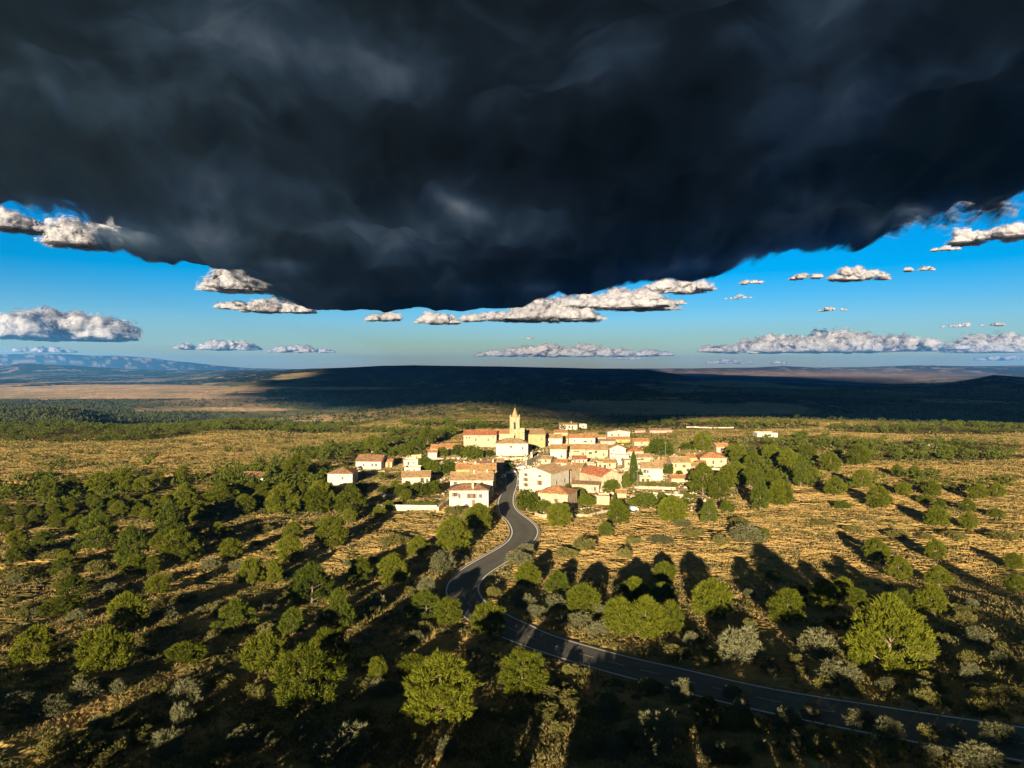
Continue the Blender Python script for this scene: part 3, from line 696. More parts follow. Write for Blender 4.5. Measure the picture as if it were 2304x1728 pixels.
GRP = {'pine': 'pines scattered over the slopes', 'cypress': 'cypresses by the village', 'tree': 'leafy trees by the village and slopes', 'bush': 'green bushes', 'shrub': 'grey green shrubs on the slopes'}
TREES = [t for t in TREES]
buck = {}
for idx, t in enumerate(TREES): buck.setdefault((t[4], region(t[0], t[1])), []).append(idx)
LAB = {}
for (k, rg), ids in buck.items():
    ids.sort(key=lambda i: TREES[i][0]); n = len(ids)
    for q, i in enumerate(ids): LAB[i] = (f"{DESC[k]} {rg}" if n == 1 else f"{ordinal(q, n)} {DESC[k]} {rg}".replace(' from the left ', ' ', 1) + (', counted from the left' if 'from the left' in ordinal(q, n) else ''))
PLACED = []
for i, (px, py, w, h, k) in enumerate(TREES):
    p = gp(px, py - (6 if h > 60 else 1)); d = p.y
    W_ = w/FOC*d*1.10; H_ = h/FOC*math.hypot(d, 0)*1.04
    if k in 'PTW': H_ *= 1.0
    slope = math.atan2(CAM_Z - p.z, d); H_ = max(.55, H_/math.cos(slope) - W_*.32*math.sin(slope), (.97*W_ if k in 'PW' and h > .6*w else 0))
    if k == 'S': H_ *= 1.3
    if k == 'B' and py > 1165: kk = 'green_bush'
    elif k == 'C' and w > 20: kk = 'pine_tall'
    else: kk = KMAP[k]
    if k == 'O': kk = 'broadleaf_tree'
    e = plant(kk, (p.x, p.y + W_*.25, p.z - .05*H_), W_, H_, LAB[i], CATN[k], GRP[CATN[k]])
    PLACED.append((p.x, p.y + W_*.25, W_/2))
    if k == 'O':
        pass
PLACED = np.array(PLACED)

# low rounded bushes between the listed plants
gb = np.random.default_rng(5); nb_ = 0
for q in range(900):
    px_, py_ = gb.uniform(20, 2290), gb.uniform(1215, 1715)
    if px_ > 1180 and py_ < 1340: continue
    p = gp(px_, py_); D_, _z = road_dist(np.array([p.x]), np.array([p.y]))
    if D_[0] < 1.6 or np.min((PLACED[:,0]-p.x)**2 + (PLACED[:,1]-p.y)**2 - PLACED[:,2]**2) < .6: continue
    w = gb.uniform(1.0, 3.0); left = px_ < 1000
    k_ = ['green_bush', 'green_bush', 'green_bush', 'grey_shrub'][gb.integers(4)]
    ct = {'green_bush': 'bush', 'pine_tree': 'pine', 'grey_shrub': 'shrub'}[k_]; ds = {'green_bush': 'small low olive green bush', 'pine_tree': 'small young pine', 'grey_shrub': 'small grey green shrub'}[k_]
    plant(k_, (p.x, p.y, p.z-.05), w, w*(.85 if k_ != 'pine_tree' else .9), ds + (' on the slope left of the road' if left else ' on the slope beside and below the lower road'), ct, 'small ' + ct + 's scattered ' + ('left of the road' if left else 'around the lower road'), var=int(gb.integers(3)))
    PLACED = np.vstack([PLACED, [p.x, p.y, w/2]]); nb_ += 1
    if nb_ >= 225: break
# ------------------------------------------------------------------ pines on the crest behind the viewpoint (their shadows reach into the view)
CREST = []
gc = random.Random(11)
for row in range(2):
    xx = -84.0
    while xx < 22:
        yy = gc.uniform(42, 53) if row == 0 else gc.uniform(24, 42); z_ = hz(xx, yy); hmax = CAM_Z - .60*yy - z_ - .4
        if not (-5 < xx < 4 and gc.random() < .6) and not (-52 < xx < -46) and gc.random() < (.97 if row == 0 else .7) and hmax > 2:
            h_ = min(gc.uniform(4.0, 6.0), hmax); CREST.append((xx, yy, h_*gc.uniform(.7, 1.0), h_))
        xx += gc.uniform(2.1, 3.6)
x = -150.0
while x < 95:
    if gc.random() < (1.0 if x > -70 else .85):
        CREST.append((x, -40 + gc.uniform(-9, 11), gc.uniform(4.2, 6.8), gc.uniform(5.0, 7.6) if x > -22 else gc.uniform(5.5, 8.6)))
    x += gc.uniform(1.6, 3.6)
    if -45 < x < -27: x = -27
def crowd(P0, W0, H0, pts, nb, seed, lo=.6):
    """many tree crowns as one mesh: triangles spread over rounded crowns"""
    g = np.random.default_rng(seed); m = len(P0); u = g.normal(0, 1, (m*pts, 3)); u /= np.linalg.norm(u, axis=1)[:,None]
    W_ = np.repeat(W0, pts)[:,None]; H_ = np.repeat(H0, pts)[:,None]; S3 = np.concatenate([W_*.5, W_*.5, H_*.44], 1)
    P = np.repeat(P0 + np.c_[np.zeros(m), np.zeros(m), H0*.54], pts, 0) + u*S3*g.uniform(lo, 1.0, (m*pts, 1))
    P = np.repeat(P, nb, 0); d = np.repeat(u, nb, 0)*.7 + g.normal(0, .5, (len(P), 3)) + np.array([0,0,.5]); d /= np.linalg.norm(d, axis=1)[:,None]
    side = np.cross(d, g.normal(0, 1, (len(P), 3))); side /= np.linalg.norm(side, axis=1)[:,None]+1e-9
    L = np.repeat(W_, nb, 0)*g.uniform(.07, .14, (len(P), 1)); return np.stack([P-side*L*.4, P+side*L*.4, P+d*L], 1).reshape(-1, 3)
CA = np.array(CREST); V = crowd(np.c_[CA[:,0], CA[:,1], base_h(CA[:,0], CA[:,1])], CA[:,2], CA[:,3], 330, 5, 3)
o = link('pine_wood', mesh_np('pine_wood', V, np.arange(len(V)).reshape(-1,3), M['pine_d'])); tag(o, 'pine wood on the hill under and behind the viewpoint, outside the picture', 'wood', None, 'stuff')

# ------------------------------------------------------------------ houses
HOUSES = []   # footprints (x, y, radius)
def quad_slab(mb, a, b, c, d, t):
    """thin slab from four corner points, thickness t upwards along z"""
    P = [Vector(q) for q in (a, b, c, d)]; U = [q + Vector((0, 0, t)) for q in P]
    mb.add(P + U, [(0,3,2,1),(4,5,6,7),(0,1,5,4),(1,2,6,5),(2,3,7,6),(3,0,4,7)])
def tri_slab(mb, a, b, c, t):
    P = [Vector(q) for q in (a, b, c)]; U = [q + Vector((0, 0, t)) for q in P]
    mb.add(P + U, [(0,2,1),(3,4,5),(0,1,4,3),(1,2,5,4),(2,0,3,5)])
def window(par, u, z, w, h, y, mat_sh, ax='f', W=0, arch=False, door=False):
    """a window (or door) in the front wall (ax 'f'), the right wall ('r') or the left wall ('l')"""
    def bx(mb, a0, a1, z0, z1, d0, d1):
        if ax == 'f': mb.box(a0, a1, y-d1, y-d0, z0, z1)
        elif ax == 'r': mb.box(W/2+d0, W/2+d1, a0, a1, z0, z1)
        else: mb.box(-W/2-d1, -W/2-d0, a0, a1, z0, z1)
    if door:
        mb = MB(); bx(mb, u-w/2, u+w/2, z, z+h, .0, .07); o = mb.build('door', M['door'], par)
        mb = MB(); bx(mb, u+w*.3, u+w*.38, z+h*.45, z+h*.52, .07, .12); mb.build('handle', M['metal'], o); return
    f = MB(); s = .06; w *= 1.15; h *= 1.1
    bx(f, u-w/2-s, u-w/2, z-s, z+h+s, .0, .06); bx(f, u+w/2, u+w/2+s, z-s, z+h+s, .0, .06)
    bx(f, u-w/2, u+w/2, z+h, z+h+s, .0, .06); bx(f, u-w/2, u+w/2, z-s, z, .0, .10); bx(f, u-.03, u+.03, z, z+h, .022, .05)
    o = f.build('window', M['cream'], par)
    p = MB(); bx(p, u-w/2, u+w/2, z, z+h, -.02, .02); p.build('pane', M['pane'], o)
    if mat_sh:
        for sg in (-1, 1):
            sh = MB(); c = u + sg*(w/2 + s + w*.26); bx(sh, c-w*.25, c+w*.25, z, z+h, .005, .05)
            for q in range(3): zz = z + h*(q+.5)/3; bx(sh, c-w*.2, c+w*.2, zz-.05, zz+.05, .05, .07)
            sh.build('shutter', M[mat_sh], o)

def house(label, px, py, wpx, hpx, rise, depth, rot=0.0, roof='gx', wall='white', rt='r_orange', wins=(), chim=(), name='village_house', cat='house', group='village houses', ov=.35, base=1.2, hm=None, sides='', door=None, extra=None):
    """px,py photo place of the middle of the foot of the front wall; wpx, hpx its size; rise and depth in metres"""
    p = gp(px, py); d = p.y; W = wpx/FOC*d/max(.4, math.cos(R(rot))); Hh = hm or hpx/FOC*d*1.04
    e = empty(name, (p.x, p.y, p.z), R(rot)); tag(e, label, cat, group)
    HOUSES.append((p.x - math.sin(R(rot))*depth/2, p.y + math.cos(R(rot))*depth/2, math.hypot(W, depth)/2*.85))
    D = depth; x0, x1 = -W/2, W/2; mb = MB(); rf = MB(); t = .16
    if roof in ('gx', 'gy', 'hip', 'shedl', 'shedb', 'shedf'):
        if roof == 'gx':      # ridge parallel to the front
            mb.add([(x0,0,-base),(x1,0,-base),(x1,D,-base),(x0,D,-base),(x0,0,Hh),(x1,0,Hh),(x1,D,Hh),(x0,D,Hh),(x0,D/2,Hh+rise),(x1,D/2,Hh+rise)],
                   [(0,1,5,4),(2,3,7,6),(1,2,6,9,5),(3,0,4,8,7),(0,3,2,1)])
            k = rise/(D/2)
            quad_slab(rf, (x0-ov,-ov,Hh-k*ov+.03),(x1+ov,-ov,Hh-k*ov+.03),(x1+ov,D/2,Hh+rise+.03),(x0-ov,D/2,Hh+rise+.03), t)
            quad_slab(rf, (x0-ov,D/2,Hh+rise+.03),(x1+ov,D/2,Hh+rise+.03),(x1+ov,D+ov,Hh-k*ov+.03),(x0-ov,D+ov,Hh-k*ov+.03), t)
            rf.cyl((x0-ov,D/2,Hh+rise+t+.02),(x1+ov,D/2,Hh+rise+t+.02), .12, .12, 6)
        elif roof == 'gy':
            mb.add([(x0,0,-base),(x1,0,-base),(x1,D,-base),(x0,D,-base),(x0,0,Hh),(x1,0,Hh),(x1,D,Hh),(x0,D,Hh),(0,0,Hh+rise),(0,D,Hh+rise)],
                   [(0,1,5,8,4),(2,3,7,9,6),(1,2,6,5),(3,0,4,7),(0,3,2,1)])
            k = rise/(W/2)
            quad_slab(rf, (x0-ov,-ov,Hh-k*ov+.03),(0,-ov,Hh+rise+.03),(0,D+ov,Hh+rise+.03),(x0-ov,D+ov,Hh-k*ov+.03), t)
            quad_slab(rf, (0,-ov,Hh+rise+.03),(x1+ov,-ov,Hh-k*ov+.03),(x1+ov,D+ov,Hh-k*ov+.03),(0,D+ov,Hh+rise+.03), t)
            rf.cyl((0,-ov,Hh+rise+t+.02),(0,D+ov,Hh+rise+t+.02), .12, .12, 6)
        elif roof == 'hip':
            mb.box(x0, x1, 0, D, -base, Hh); m = min(W, D)/2
            if W >= D: a = (x0+m, D/2, Hh+rise); b = (x1-m, D/2, Hh+rise)
            else: a = (0, m, Hh+rise); b = (0, D-m, Hh+rise)
            k = rise/m; zz = Hh-k*ov+.03; c = [(x0-ov,-ov,zz),(x1+ov,-ov,zz),(x1+ov,D+ov,zz),(x0-ov,D+ov,zz)]
            a = (a[0],a[1],a[2]+.03); b = (b[0],b[1],b[2]+.03)
            U = lambda q: (q[0],q[1],q[2]+t)
            if W >= D: fs = [(0,1,5,4),(1,2,5),(2,3,4,5),(3,0,4)]
            else: fs = [(0,1,4),(1,2,5,4),(2,3,5),(3,0,4,5)]
            vs = c + [a, b]; vs2 = [U(q) for q in vs]
            rf.add(vs2, fs); rf.add(vs, [f[::-1] for f in fs]); rf.add(c + vs2[:4], [(0,1,5,4),(1,2,6,5),(2,3,7,6),(3,0,4,7)])
        elif roof == 'shedf':   # lower at the front
            mb.add([(x0,0,-base),(x1,0,-base),(x1,D,-base),(x0,D,-base),(x0,0,Hh),(x1,0,Hh),(x1,D,Hh+rise),(x0,D,Hh+rise)], [(0,3,2,1),(4,5,6,7),(0,1,5,4),(1,2,6,5),(2,3,7,6),(3,0,4,7)])
            k = rise/D; quad_slab(rf, (x0-ov,-ov,Hh-k*ov+.03),(x1+ov,-ov,Hh-k*ov+.03),(x1+ov,D+ov,Hh+rise+k*ov+.03),(x0-ov,D+ov,Hh+rise+k*ov+.03), t)
        else:                   # 'shedl': falls to the left, 'shedb' to the right
            zl, zr = (Hh, Hh+rise) if roof == 'shedl' else (Hh+rise, Hh)
            mb.add([(x0,0,-base),(x1,0,-base),(x1,D,-base),(x0,D,-base),(x0,0,zl),(x1,0,zr),(x1,D,zr),(x0,D,zl)], [(0,3,2,1),(4,5,6,7),(0,1,5,4),(1,2,6,5),(2,3,7,6),(3,0,4,7)])
            k = (zr-zl)/W; quad_slab(rf, (x0-ov,-ov,zl-k*ov+.03),(x1+ov,-ov,zr+k*ov+.03),(x1+ov,D+ov,zr+k*ov+.03),(x0-ov,D+ov,zl-k*ov+.03), t)
    else:                       # flat roof with a parapet
        mb.box(x0, x1, 0, D, -base, Hh)
        for (a,b,c,dd) in ((x0,x1,-.001,.3),(x0,x1,D-.3,D+.001),(x0-.001,x0+.3,.3,D-.3),(x1-.3,x1+.001,.3,D-.3)): rf.box(a,b,c,dd,Hh+.002,Hh+.45)
    w_o = mb.build('wall', M[wall], e)
    ax_tile = rt + ('_y' if roof in ('gy', 'shedl', 'shedb') else '')
    r_o = rf.build('roof', M[wall] if roof == 'flat' else M[ax_tile], e) if rf.v else None
    for (u, v, h) in chim:
        c = MB(); cx = x0+u*W; cy = v*D; zt = Hh + rise*max(0, 1-abs(v-.5)*1.6)
        c.box(cx-.35, cx+.35, cy-.3, cy+.3, Hh*.6, zt+h); c.box(cx-.45, cx+.45, cy-.4, cy+.4, zt+h+.002, zt+h+.12); c.box(cx-.25, cx+.25, cy-.2, cy+.2, zt+h+.123, zt+h+.35)
        c.build('chimney', M['cream'], r_o or e)
    for wv in wins:             # (u, v, w, h, shutter) u, v as fractions of the front
        u, v, w, h = wv[:4]; sh = wv[4] if len(wv) > 4 else None
        window(e, x0+u*W, v*Hh, w, h, 0, sh)
    for (sd, u, v, w, h, sh) in sides: window(e, u*D, v*Hh, w, h, 0, sh, sd, W)
    if door: window(e, x0+door*W, 0.05, 1.0, 2.1, 0, None, door=True)
    return e

S = 'shutter'; G = 'shutter_g'
# --- left side of the village road
house('cream two-storey house with brown shutters and white chimney at the road bend, nearest the viewer', 1055, 1141, 88, 36, 1.5, 8, 0, 'hip', 'white', 'r_brown',
      wins=[(.15,.62,.9,1.1,S),(.26,.52,.5,1.3),(.52,.52,.8,1.3,S),(.62,.52,.8,1.3,S),(.8,.55,.7,1.0)], chim=[(.60,.12,1.6)], door=.62, sides=[('r',.3,.55,.8,1.2,S),('r',.7,.55,.8,1.2,S)])
house('white house with a mottled old tile roof right behind the nearest cream house', 1061, 1122, 96, 40, 1.9, 9, 0, 'gx', 'white', 'r_tan',
      wins=[(.12,.72,.7,1.1,G),(.2,.45,.5,.8)], chim=[(.55,.4,1.0),(.85,.5,.8)], sides=[('r',.3,.6,.8,1.2,S),('r',.7,.3,1.0,2.0,None)])
house('ochre-roofed terrace house mid-row left of the road, above the dark street', 1087, 1103, 58, 40, 2.0, 9, 4, 'gx', 'tan', 'r_ochre', wins=[(.2,.7,.7,1.0)], chim=[(.2,.5,.9)], sides=[('r',.5,.6,.8,1.2,S)])
house('orange-walled house with a smooth orange roof at the left of the road row', 1052, 1088, 52, 30, 1.6, 8, 0, 'gx', 'orange', 'r_orange', wins=[(.18,.55,1.2,1.0)], chim=[(.35,.8,.8)])
house('terrace house with roof terraces and pink chimneys at the far end of the left row', 1096, 1086, 42, 34, 1.2, 10, 4, 'shedf', 'pink', 'r_pink', wins=[(.3,.75,.8,1.0),(.7,.75,.8,1.0)], chim=[(.2,.9,.9),(.6,.95,.9),(.85,.6,.7)])
house('low white shed behind the orange-walled house', 1062, 1066, 40, 12, .8, 5, 0, 'gx', 'pink', 'r_pink', chim=[(.5,.5,.6)])
# --- church group
house('white house with a tan hipped roof directly in front of the church tower', 1152, 1026, 72, 27, 1.9, 10, 0, 'hip', 'white', 'r_tan', wins=[(.47,.65,.6,1.0,G),(.83,.5,.5,1.2)], sides=[('r',.3,.5,.9,1.6,S),('r',.7,.4,.9,1.6,S)])
house('long pale building with a red tile roof left of the church', 1080, 1006, 74, 26, 2.0, 11, 0, 'gx', 'cream', 'r_red', wins=[(.1,.7,.6,.8),(.18,.7,.5,.9),(.37,.5,.5,1.4),(.47,.85,.5,.6),(.75,.5,.5,1.4),(.9,.8,.6,.7)], sides=[('r',.3,.5,.8,1.2,None),('r',.6,.5,.8,1.2,None)])
house('church side aisle with an orange tile roof between the red-roofed building and the tower', 1132, 1003, 40, 26, 1.6, 9, 0, 'gx', 'cream', 'r_orange', name='church_aisle', cat='church')
house('church nave with a plain yellow wall and tan roof right of the tower', 1203, 1007, 48, 28, 2.2, 15, 4, 'gx', 'yellow', 'r_tan', wins=[(.85,.55,.5,1.0)], name='church_nave', cat='church', group=None, sides=[('r',.3,.6,.8,1.4,None),('r',.7,.5,.8,1.4,None)])
# bell tower
def tower():
    p = gp(1158, 1012); d = p.y; e = empty('bell_tower', (p.x, p.y, p.z), R(-3)); tag(e, 'square yellow stone church bell tower with a pointed tiled spire and cross', 'tower')
    s = 22/FOC*d; h = (1012-940)/FOC*d; HOUSES.append((p.x, p.y+2, 3))
    mb = MB(); mb.box(-s/2, s/2, 0, s, -1, h); mb.box(-s/2-.12, s/2+.12, -.12, s+.12, h+.002, h+.35)
    mb.box(-s/2-.06, s/2+.06, -.06, s+.06, h*.62, h*.62+.25)
    mb.build('shaft', M['towerstone'], e)
    for (cx, cy) in ((-1,0),(1,0),(-1,1),(1,1)):
        m = MB(); x = cx*(s/2-.25); y = .25 if cy == 0 else s-.25; m.box(x-.28, x+.28, y-.28, y+.28, h+.352, h+.95); m.cyl((x,y,h+.95),(x,y,h+1.5), .3, .03, 6); m.build('pinnacle', M['towerstone'], e)
    sp = MB(); H2 = (940-919)/FOC*d; n = 8
    sp.cyl((0, s/2, h+.36), (0, s/2, h+.36+H2), s*.36, .06, n); so = sp.build('spire', M['r_tan'], e)
    c = MB(); z = h+.36+H2; c.cyl((0,s/2,z-.1),(0,s/2,z+2.1), .06, .05, 5); c.box(-.5,.5,s/2-.05,s/2+.05,z+1.3,z+1.45); c.cyl((0,s/2,z),(0,s/2,z+.35),.22,.22,8); c.build('cross', M['pane'], so)
    for z0, w, hh in ((h*.64, 1.15, 3.1), (h*.30, .9, 2.1)):
        w_ = MB(); w_.box(-w/2, w/2, -.03, .03, z0, z0+hh); 
        k = 8; vs = [(w/2*math.cos(math.pi*i/k), -.03, z0+hh+w/2*math.sin(math.pi*i/k)) for i in range(k+1)]; w_.add(vs, [tuple(range(k+1))[::-1]])
        o = w_.build('belfry_opening', M['pane'], e)
        f = MB()
        for sg in (-1, 1): f.box(sg*w/2+(-.14 if sg < 0 else 0), sg*w/2+(0 if sg < 0 else .14), -.09, 0, z0-.1, z0+hh)
        f.box(-w/2-.2, w/2+.2, -.12, 0, z0-.25, z0-.1); f.build('surround', M['cream'], o)
    for z0, hh in ((h*.66, 2.9),):
        for ax in (-1, 1):
            w_ = MB(); w_.box(ax*s/2-.03, ax*s/2+.03, s/2-.42, s/2+.42, z0, z0+hh); w_.build('belfry_opening', M['pane'], e)
    b = MB(); b.box(s/2+.002, s/2+11/FOC*d, .4, s*.9, -1, h*.66); b.box(s/2+.002, s/2+11/FOC*d+.1, .3, s*.9+.1, h*.66+.002, h*.66+.3); b.build('stair_turret', M['towerstone'], e)
tower()
# --- right side, back rows
house('small house with a tan roof beside the right end of the church', 1246, 1003, 38, 16, 1.8, 9, 0, 'gx', 'white', 'r_tan', wins=[(.2,.4,.5,.9)])
house('pink stucco back house between the small tan roof and the white terrace', 1270, 998, 22, 11, 1.2, 7, 0, 'gx', 'pink', 'r_ochre')
house('white house with a square orange roof patch in the upper back row', 1310, 1002, 58, 16, 1.6, 8, 0, 'gx', 'white', 'r_orange', wins=[(.2,.5,.6,.9),(.62,.4,1.0,.8,S),(.85,.5,.6,.8)], chim=[(.5,.8,.8)])
house('plain beige back house right of the square orange roof', 1330, 992, 30, 12, 1.0, 7, 0, 'gx', 'tan', 'r_tan')
house('tall left end house of the long tan-roofed row', 1256, 1036, 36, 24, 1.6, 9, -8, 'gx', 'white', 'r_ochre', wins=[(.7,.25,.7,1.0)])
house('second house of the long tan-roofed row, with a thin awning', 1295, 1029, 48, 17, 1.9, 10, 0, 'gx', 'cream', 'r_ochre', wins=[(.2,.6,.5,1.0),(.55,.7,2.2,.35),(.85,.3,.6,1.0)], chim=[(.1,.4,.8)])
house('third house of the long tan-roofed row, with a dark square window', 1343, 1031, 50, 18, 2.0, 10, 0, 'gx', 'cream', 'r_tan', wins=[(.2,.5,1.3,.8),(.45,.62,1.0,1.0),(.8,.3,.5,1.0)], chim=[(.1,.5,.9),(.3,.5,.9)])
house('bright white gabled house standing out at the right of the long row', 1390, 1030, 36, 20, 1.5, 7, 0, 'gy', 'white', 'r_ochre', wins=[(.25,.75,.5,.6)])
house('white flat-roofed house below the bright white gable', 1394, 1046, 40, 20, 0, 7, -12, 'flat', 'white', wins=[(.6,.45,.6,.8),(.2,.7,1.6,.3)])
house('small red-hipped house near the big tree on the right', 1430, 1027, 36, 11, 1.6, 7, 0, 'hip', 'cream', 'r_red', wins=[(.3,.5,.4,.5),(.6,.5,.4,.5)])
house('beige terrace block right of the white flat-roofed house', 1428, 1054, 46, 16, .5, 7, 0, 'flat', 'cream', wins=[(.2,.5,.6,.8),(.7,.5,.6,.8)])
house('large white villa at the back with an orange lean-to', 1392, 989, 50, 16, 1.2, 9, 0, 'gy', 'white', 'r_pink', wins=[(.2,.5,.8,1.0),(.5,.5,.8,1.0)])
house('low building with an orange roof in front of the large white villa', 1395, 996, 46, 7, 1.2, 6, 0, 'gx', 'orange', 'r_orange')
house('pink arched barn roof in the back row', 1368, 1001, 34, 8, .9, 8, 0, 'gx', 'pink', 'r_pink')
house('long white house alone at the far edge behind the village', 1279, 967, 40, 11, .8, 8, 0, 'gx', 'white', 'r_ochre', wins=[(.2,.4,1.0,1.0),(.55,.3,1.0,1.6),(.72,.3,1.0,1.6)], chim=[(.68,.5,1.2)])
house('small white house right of the long white house at the far edge', 1312, 964, 17, 8, .5, 6, 0, 'flat', 'white', wins=[(.5,.4,.8,.8)])
house('low pink farm building stretched along the back of the village', 1430, 974, 44, 5, .8, 7, 0, 'gx', 'pink', 'r_pink')
house('low pink barn at the back right with a lilac roof', 1487, 974, 50, 5, .8, 7, 0, 'gx', 'pink', 'r_pink')
house('flat white villa alone among trees on the right plain', 1727, 984, 46, 8, .3, 9, 0, 'flat', 'white', wins=[(.4,.2,1.4,1.4),(.6,.2,1.4,1.4)])
house('low beige shed far off on the right plain', 2098, 1008, 28, 5, .5, 6, 0, 'flat', 'cream')
# --- right of the road, front
house('tall white three-storey house with square windows at the right of the road', 1203, 1108, 70, 43, 1.7, 13, -33, 'gy', 'white', 'r_tan',
      wins=[(.22,.78,.8,.9,G),(.22,.52,.8,1.0,S),(.22,.26,.8,1.0,S),(.66,.80,.7,.6,G),(.66,.40,.8,1.4,S)], sides=[('r',.3,.4,.8,1.2,None),('r',.75,.4,.8,1.2,None)])
house('cream back wing with a tan roof behind the tall white three-storey house', 1266, 1094, 34, 34, 1.4, 10, -33, 'gy', 'cream', 'r_tan', sides=[('r',.2,.3,.8,1.2,S),('r',.55,.6,.5,1.0,None),('r',.85,.5,.5,1.4,None)], chim=[(.5,.7,.7)])
house('cream wing with a rounded tan roof end left of the red-roofed house', 1290, 1088, 34, 34, 1.2, 9, -20, 'gx', 'cream', 'r_ochre', wins=[(.3,.6,.5,1.2),(.7,.5,.5,1.2)])
house('square cream house with an orange hipped roof at the front right of the road', 1243, 1147, 66, 35, 1.7, 9, -24, 'hip', 'cream', 'r_orange', wins=[(.62,.5,.6,.8,S),(.2,.4,.7,1.0)], sides=[('r',.35,.15,.9,1.8,S),('r',.7,.15,.8,1.8,S)])
house('cream house with a bright red gable roof in the centre right', 1376, 1102, 50, 30, 2.0, 13, 28, 'gy', 'cream', 'r_red', wins=[(.5,.2,.9,1.0)], sides=[('l',.5,.5,.5,.8,None)])
house('low pinkish outbuilding in front of the red gable roof', 1317, 1108, 60, 16, .4, 5, -14, 'shedf', 'pink', 'r_tan', wins=[(.85,.25,.5,1.2)])
house('bright white house with a tan roof right of the tall cypress', 1467, 1081, 46, 26, 1.7, 8, -8, 'gx', 'white', 'r_tan', wins=[(.15,.6,.7,1.2,G),(.3,.6,.5,1.0)])
house('small beige terrace with white arches below the bright white house', 1452, 1088, 26, 12, .3, 4, 0, 'flat', 'cream', wins=[(.3,.2,.8,1.2),(.7,.2,.8,1.2)])
house('tan two-storey house with a tan roof between the ivy wall and the grove', 1533, 1066, 42, 24, 1.7, 8, 0, 'gx', 'tan', 'r_tan', wins=[(.2,.6,.5,1.0),(.65,.55,.6,1.0,S),(.85,.2,.9,1.0)])
house('far right cream house with an orange brown hipped roof', 1605, 1050, 58, 19, 1.8, 9, -6, 'hip', 'cream', 'r_orange', wins=[(.2,.4,.5,1.0),(.5,.3,.6,1.4),(.8,.5,.6,.8)])
house('small white annex left of the far right cream house', 1579, 1055, 18, 12, .8, 5, 0, 'gx', 'white', 'r_orange')
house('small half-ruined house with an orange roof among trees at the upper right', 1626, 1019, 28, 13, 1.4, 6, 0, 'gx', 'pink', 'r_orange', wins=[(.4,.2,.8,1.6)], door=.8)
house('low orange-roofed garden shed below the tan two-storey house', 1530, 1085, 38, 8, .9, 5, 0, 'gx', 'cream', 'r_orange')
house('grey brown old house with a tan roof behind the bright white house', 1492, 1058, 30, 12, 1.2, 7, 0, 'gx', 'pink', 'r_tan')
house('orange back house behind the tan two-storey house', 1560, 1043, 26, 12, 1.2, 7, 0, 'gx', 'orange', 'r_orange')
house('narrow beige gatehouse with a dark doorway above the red gable roof', 1330, 1062, 22, 16, .4, 5, 0, 'flat', 'cream', wins=[(.8,.1,.6,1.6)])
house('small white house with a pergola between the long row and the red gable roof', 1355, 1056, 24, 11, .4, 5, 0, 'flat', 'cream', wins=[(.3,.1,.8,1.5),(.75,.1,.8,1.5)])
house('low peach stable wall building right of the orange hipped house', 1357, 1136, 28, 16, .3, 5, -10, 'flat', 'tan')
# --- infill between the rows
house('small peach house with an orange roof behind the tall white three-storey house', 1262, 1056, 26, 14, 1.0, 6, -10, 'gx', 'pink', 'r_orange', wins=[(.4,.5,.6,.9)])
house('low tan-roofed house tucked between the lane and the long row', 1228, 1046, 22, 12, 1.0, 6, -20, 'gx', 'cream', 'r_tan', wins=[(.5,.5,.6,.9)])
house('narrow white house with a red roof under the long row', 1308, 1047, 26, 13, 1.1, 6, 6, 'gx', 'white', 'r_red', wins=[(.3,.5,.5,.9),(.7,.5,.5,.9)])
house('cream cottage with a mottled roof below the bright white gable', 1372, 1054, 28, 12, 1.0, 6, -4, 'gx', 'cream', 'r_ochre', wins=[(.5,.4,.6,1.0)])
house('tan-walled house with a pink roof between the red hip and the big tree', 1452, 1042, 28, 12, 1.1, 6, 4, 'gx', 'tan', 'r_pink', wins=[(.3,.5,.5,.8)])
house('white cottage with an orange roof above the ivy curtain', 1506, 1052, 26, 12, 1.1, 6, 0, 'gx', 'white', 'r_orange', wins=[(.5,.5,.6,.9)])
house('pink cottage with a tan roof right of the tan two-storey house', 1565, 1064, 24, 13, 1.1, 6, -6, 'gx', 'pink', 'r_tan', wins=[(.5,.5,.6,.9)], door=.8)
house('beige house with an orange roof at the back, below the long white house', 1262, 983, 30, 9, 1.2, 7, 0, 'gx', 'tan', 'r_orange', wins=[(.5,.5,.6,.8)])
house('small white back house with an ochre roof left of the large white villa', 1352, 994, 24, 9, 1.1, 6, 0, 'gx', 'white', 'r_ochre')
house('low orange-roofed house at the back right of the large white villa', 1444, 1003, 34, 9, 1.2, 6, 4, 'gx', 'cream', 'r_orange', wins=[(.5,.5,.6,.8)])
house('tiny cream hut with a red roof in the gardens right of the ivy', 1538, 1052, 18, 9, .9, 5, 0, 'gx', 'cream', 'r_red')
house('pale shed with an ochre roof in the garden below the red gable roof', 1398, 1120, 22, 9, .8, 4, -8, 'gx', 'cream', 'r_ochre')
house('small terrace house with a tan roof right at the dark street end', 1122, 1054, 22, 14, 1.0, 6, 0, 'gx', 'pink', 'r_tan')
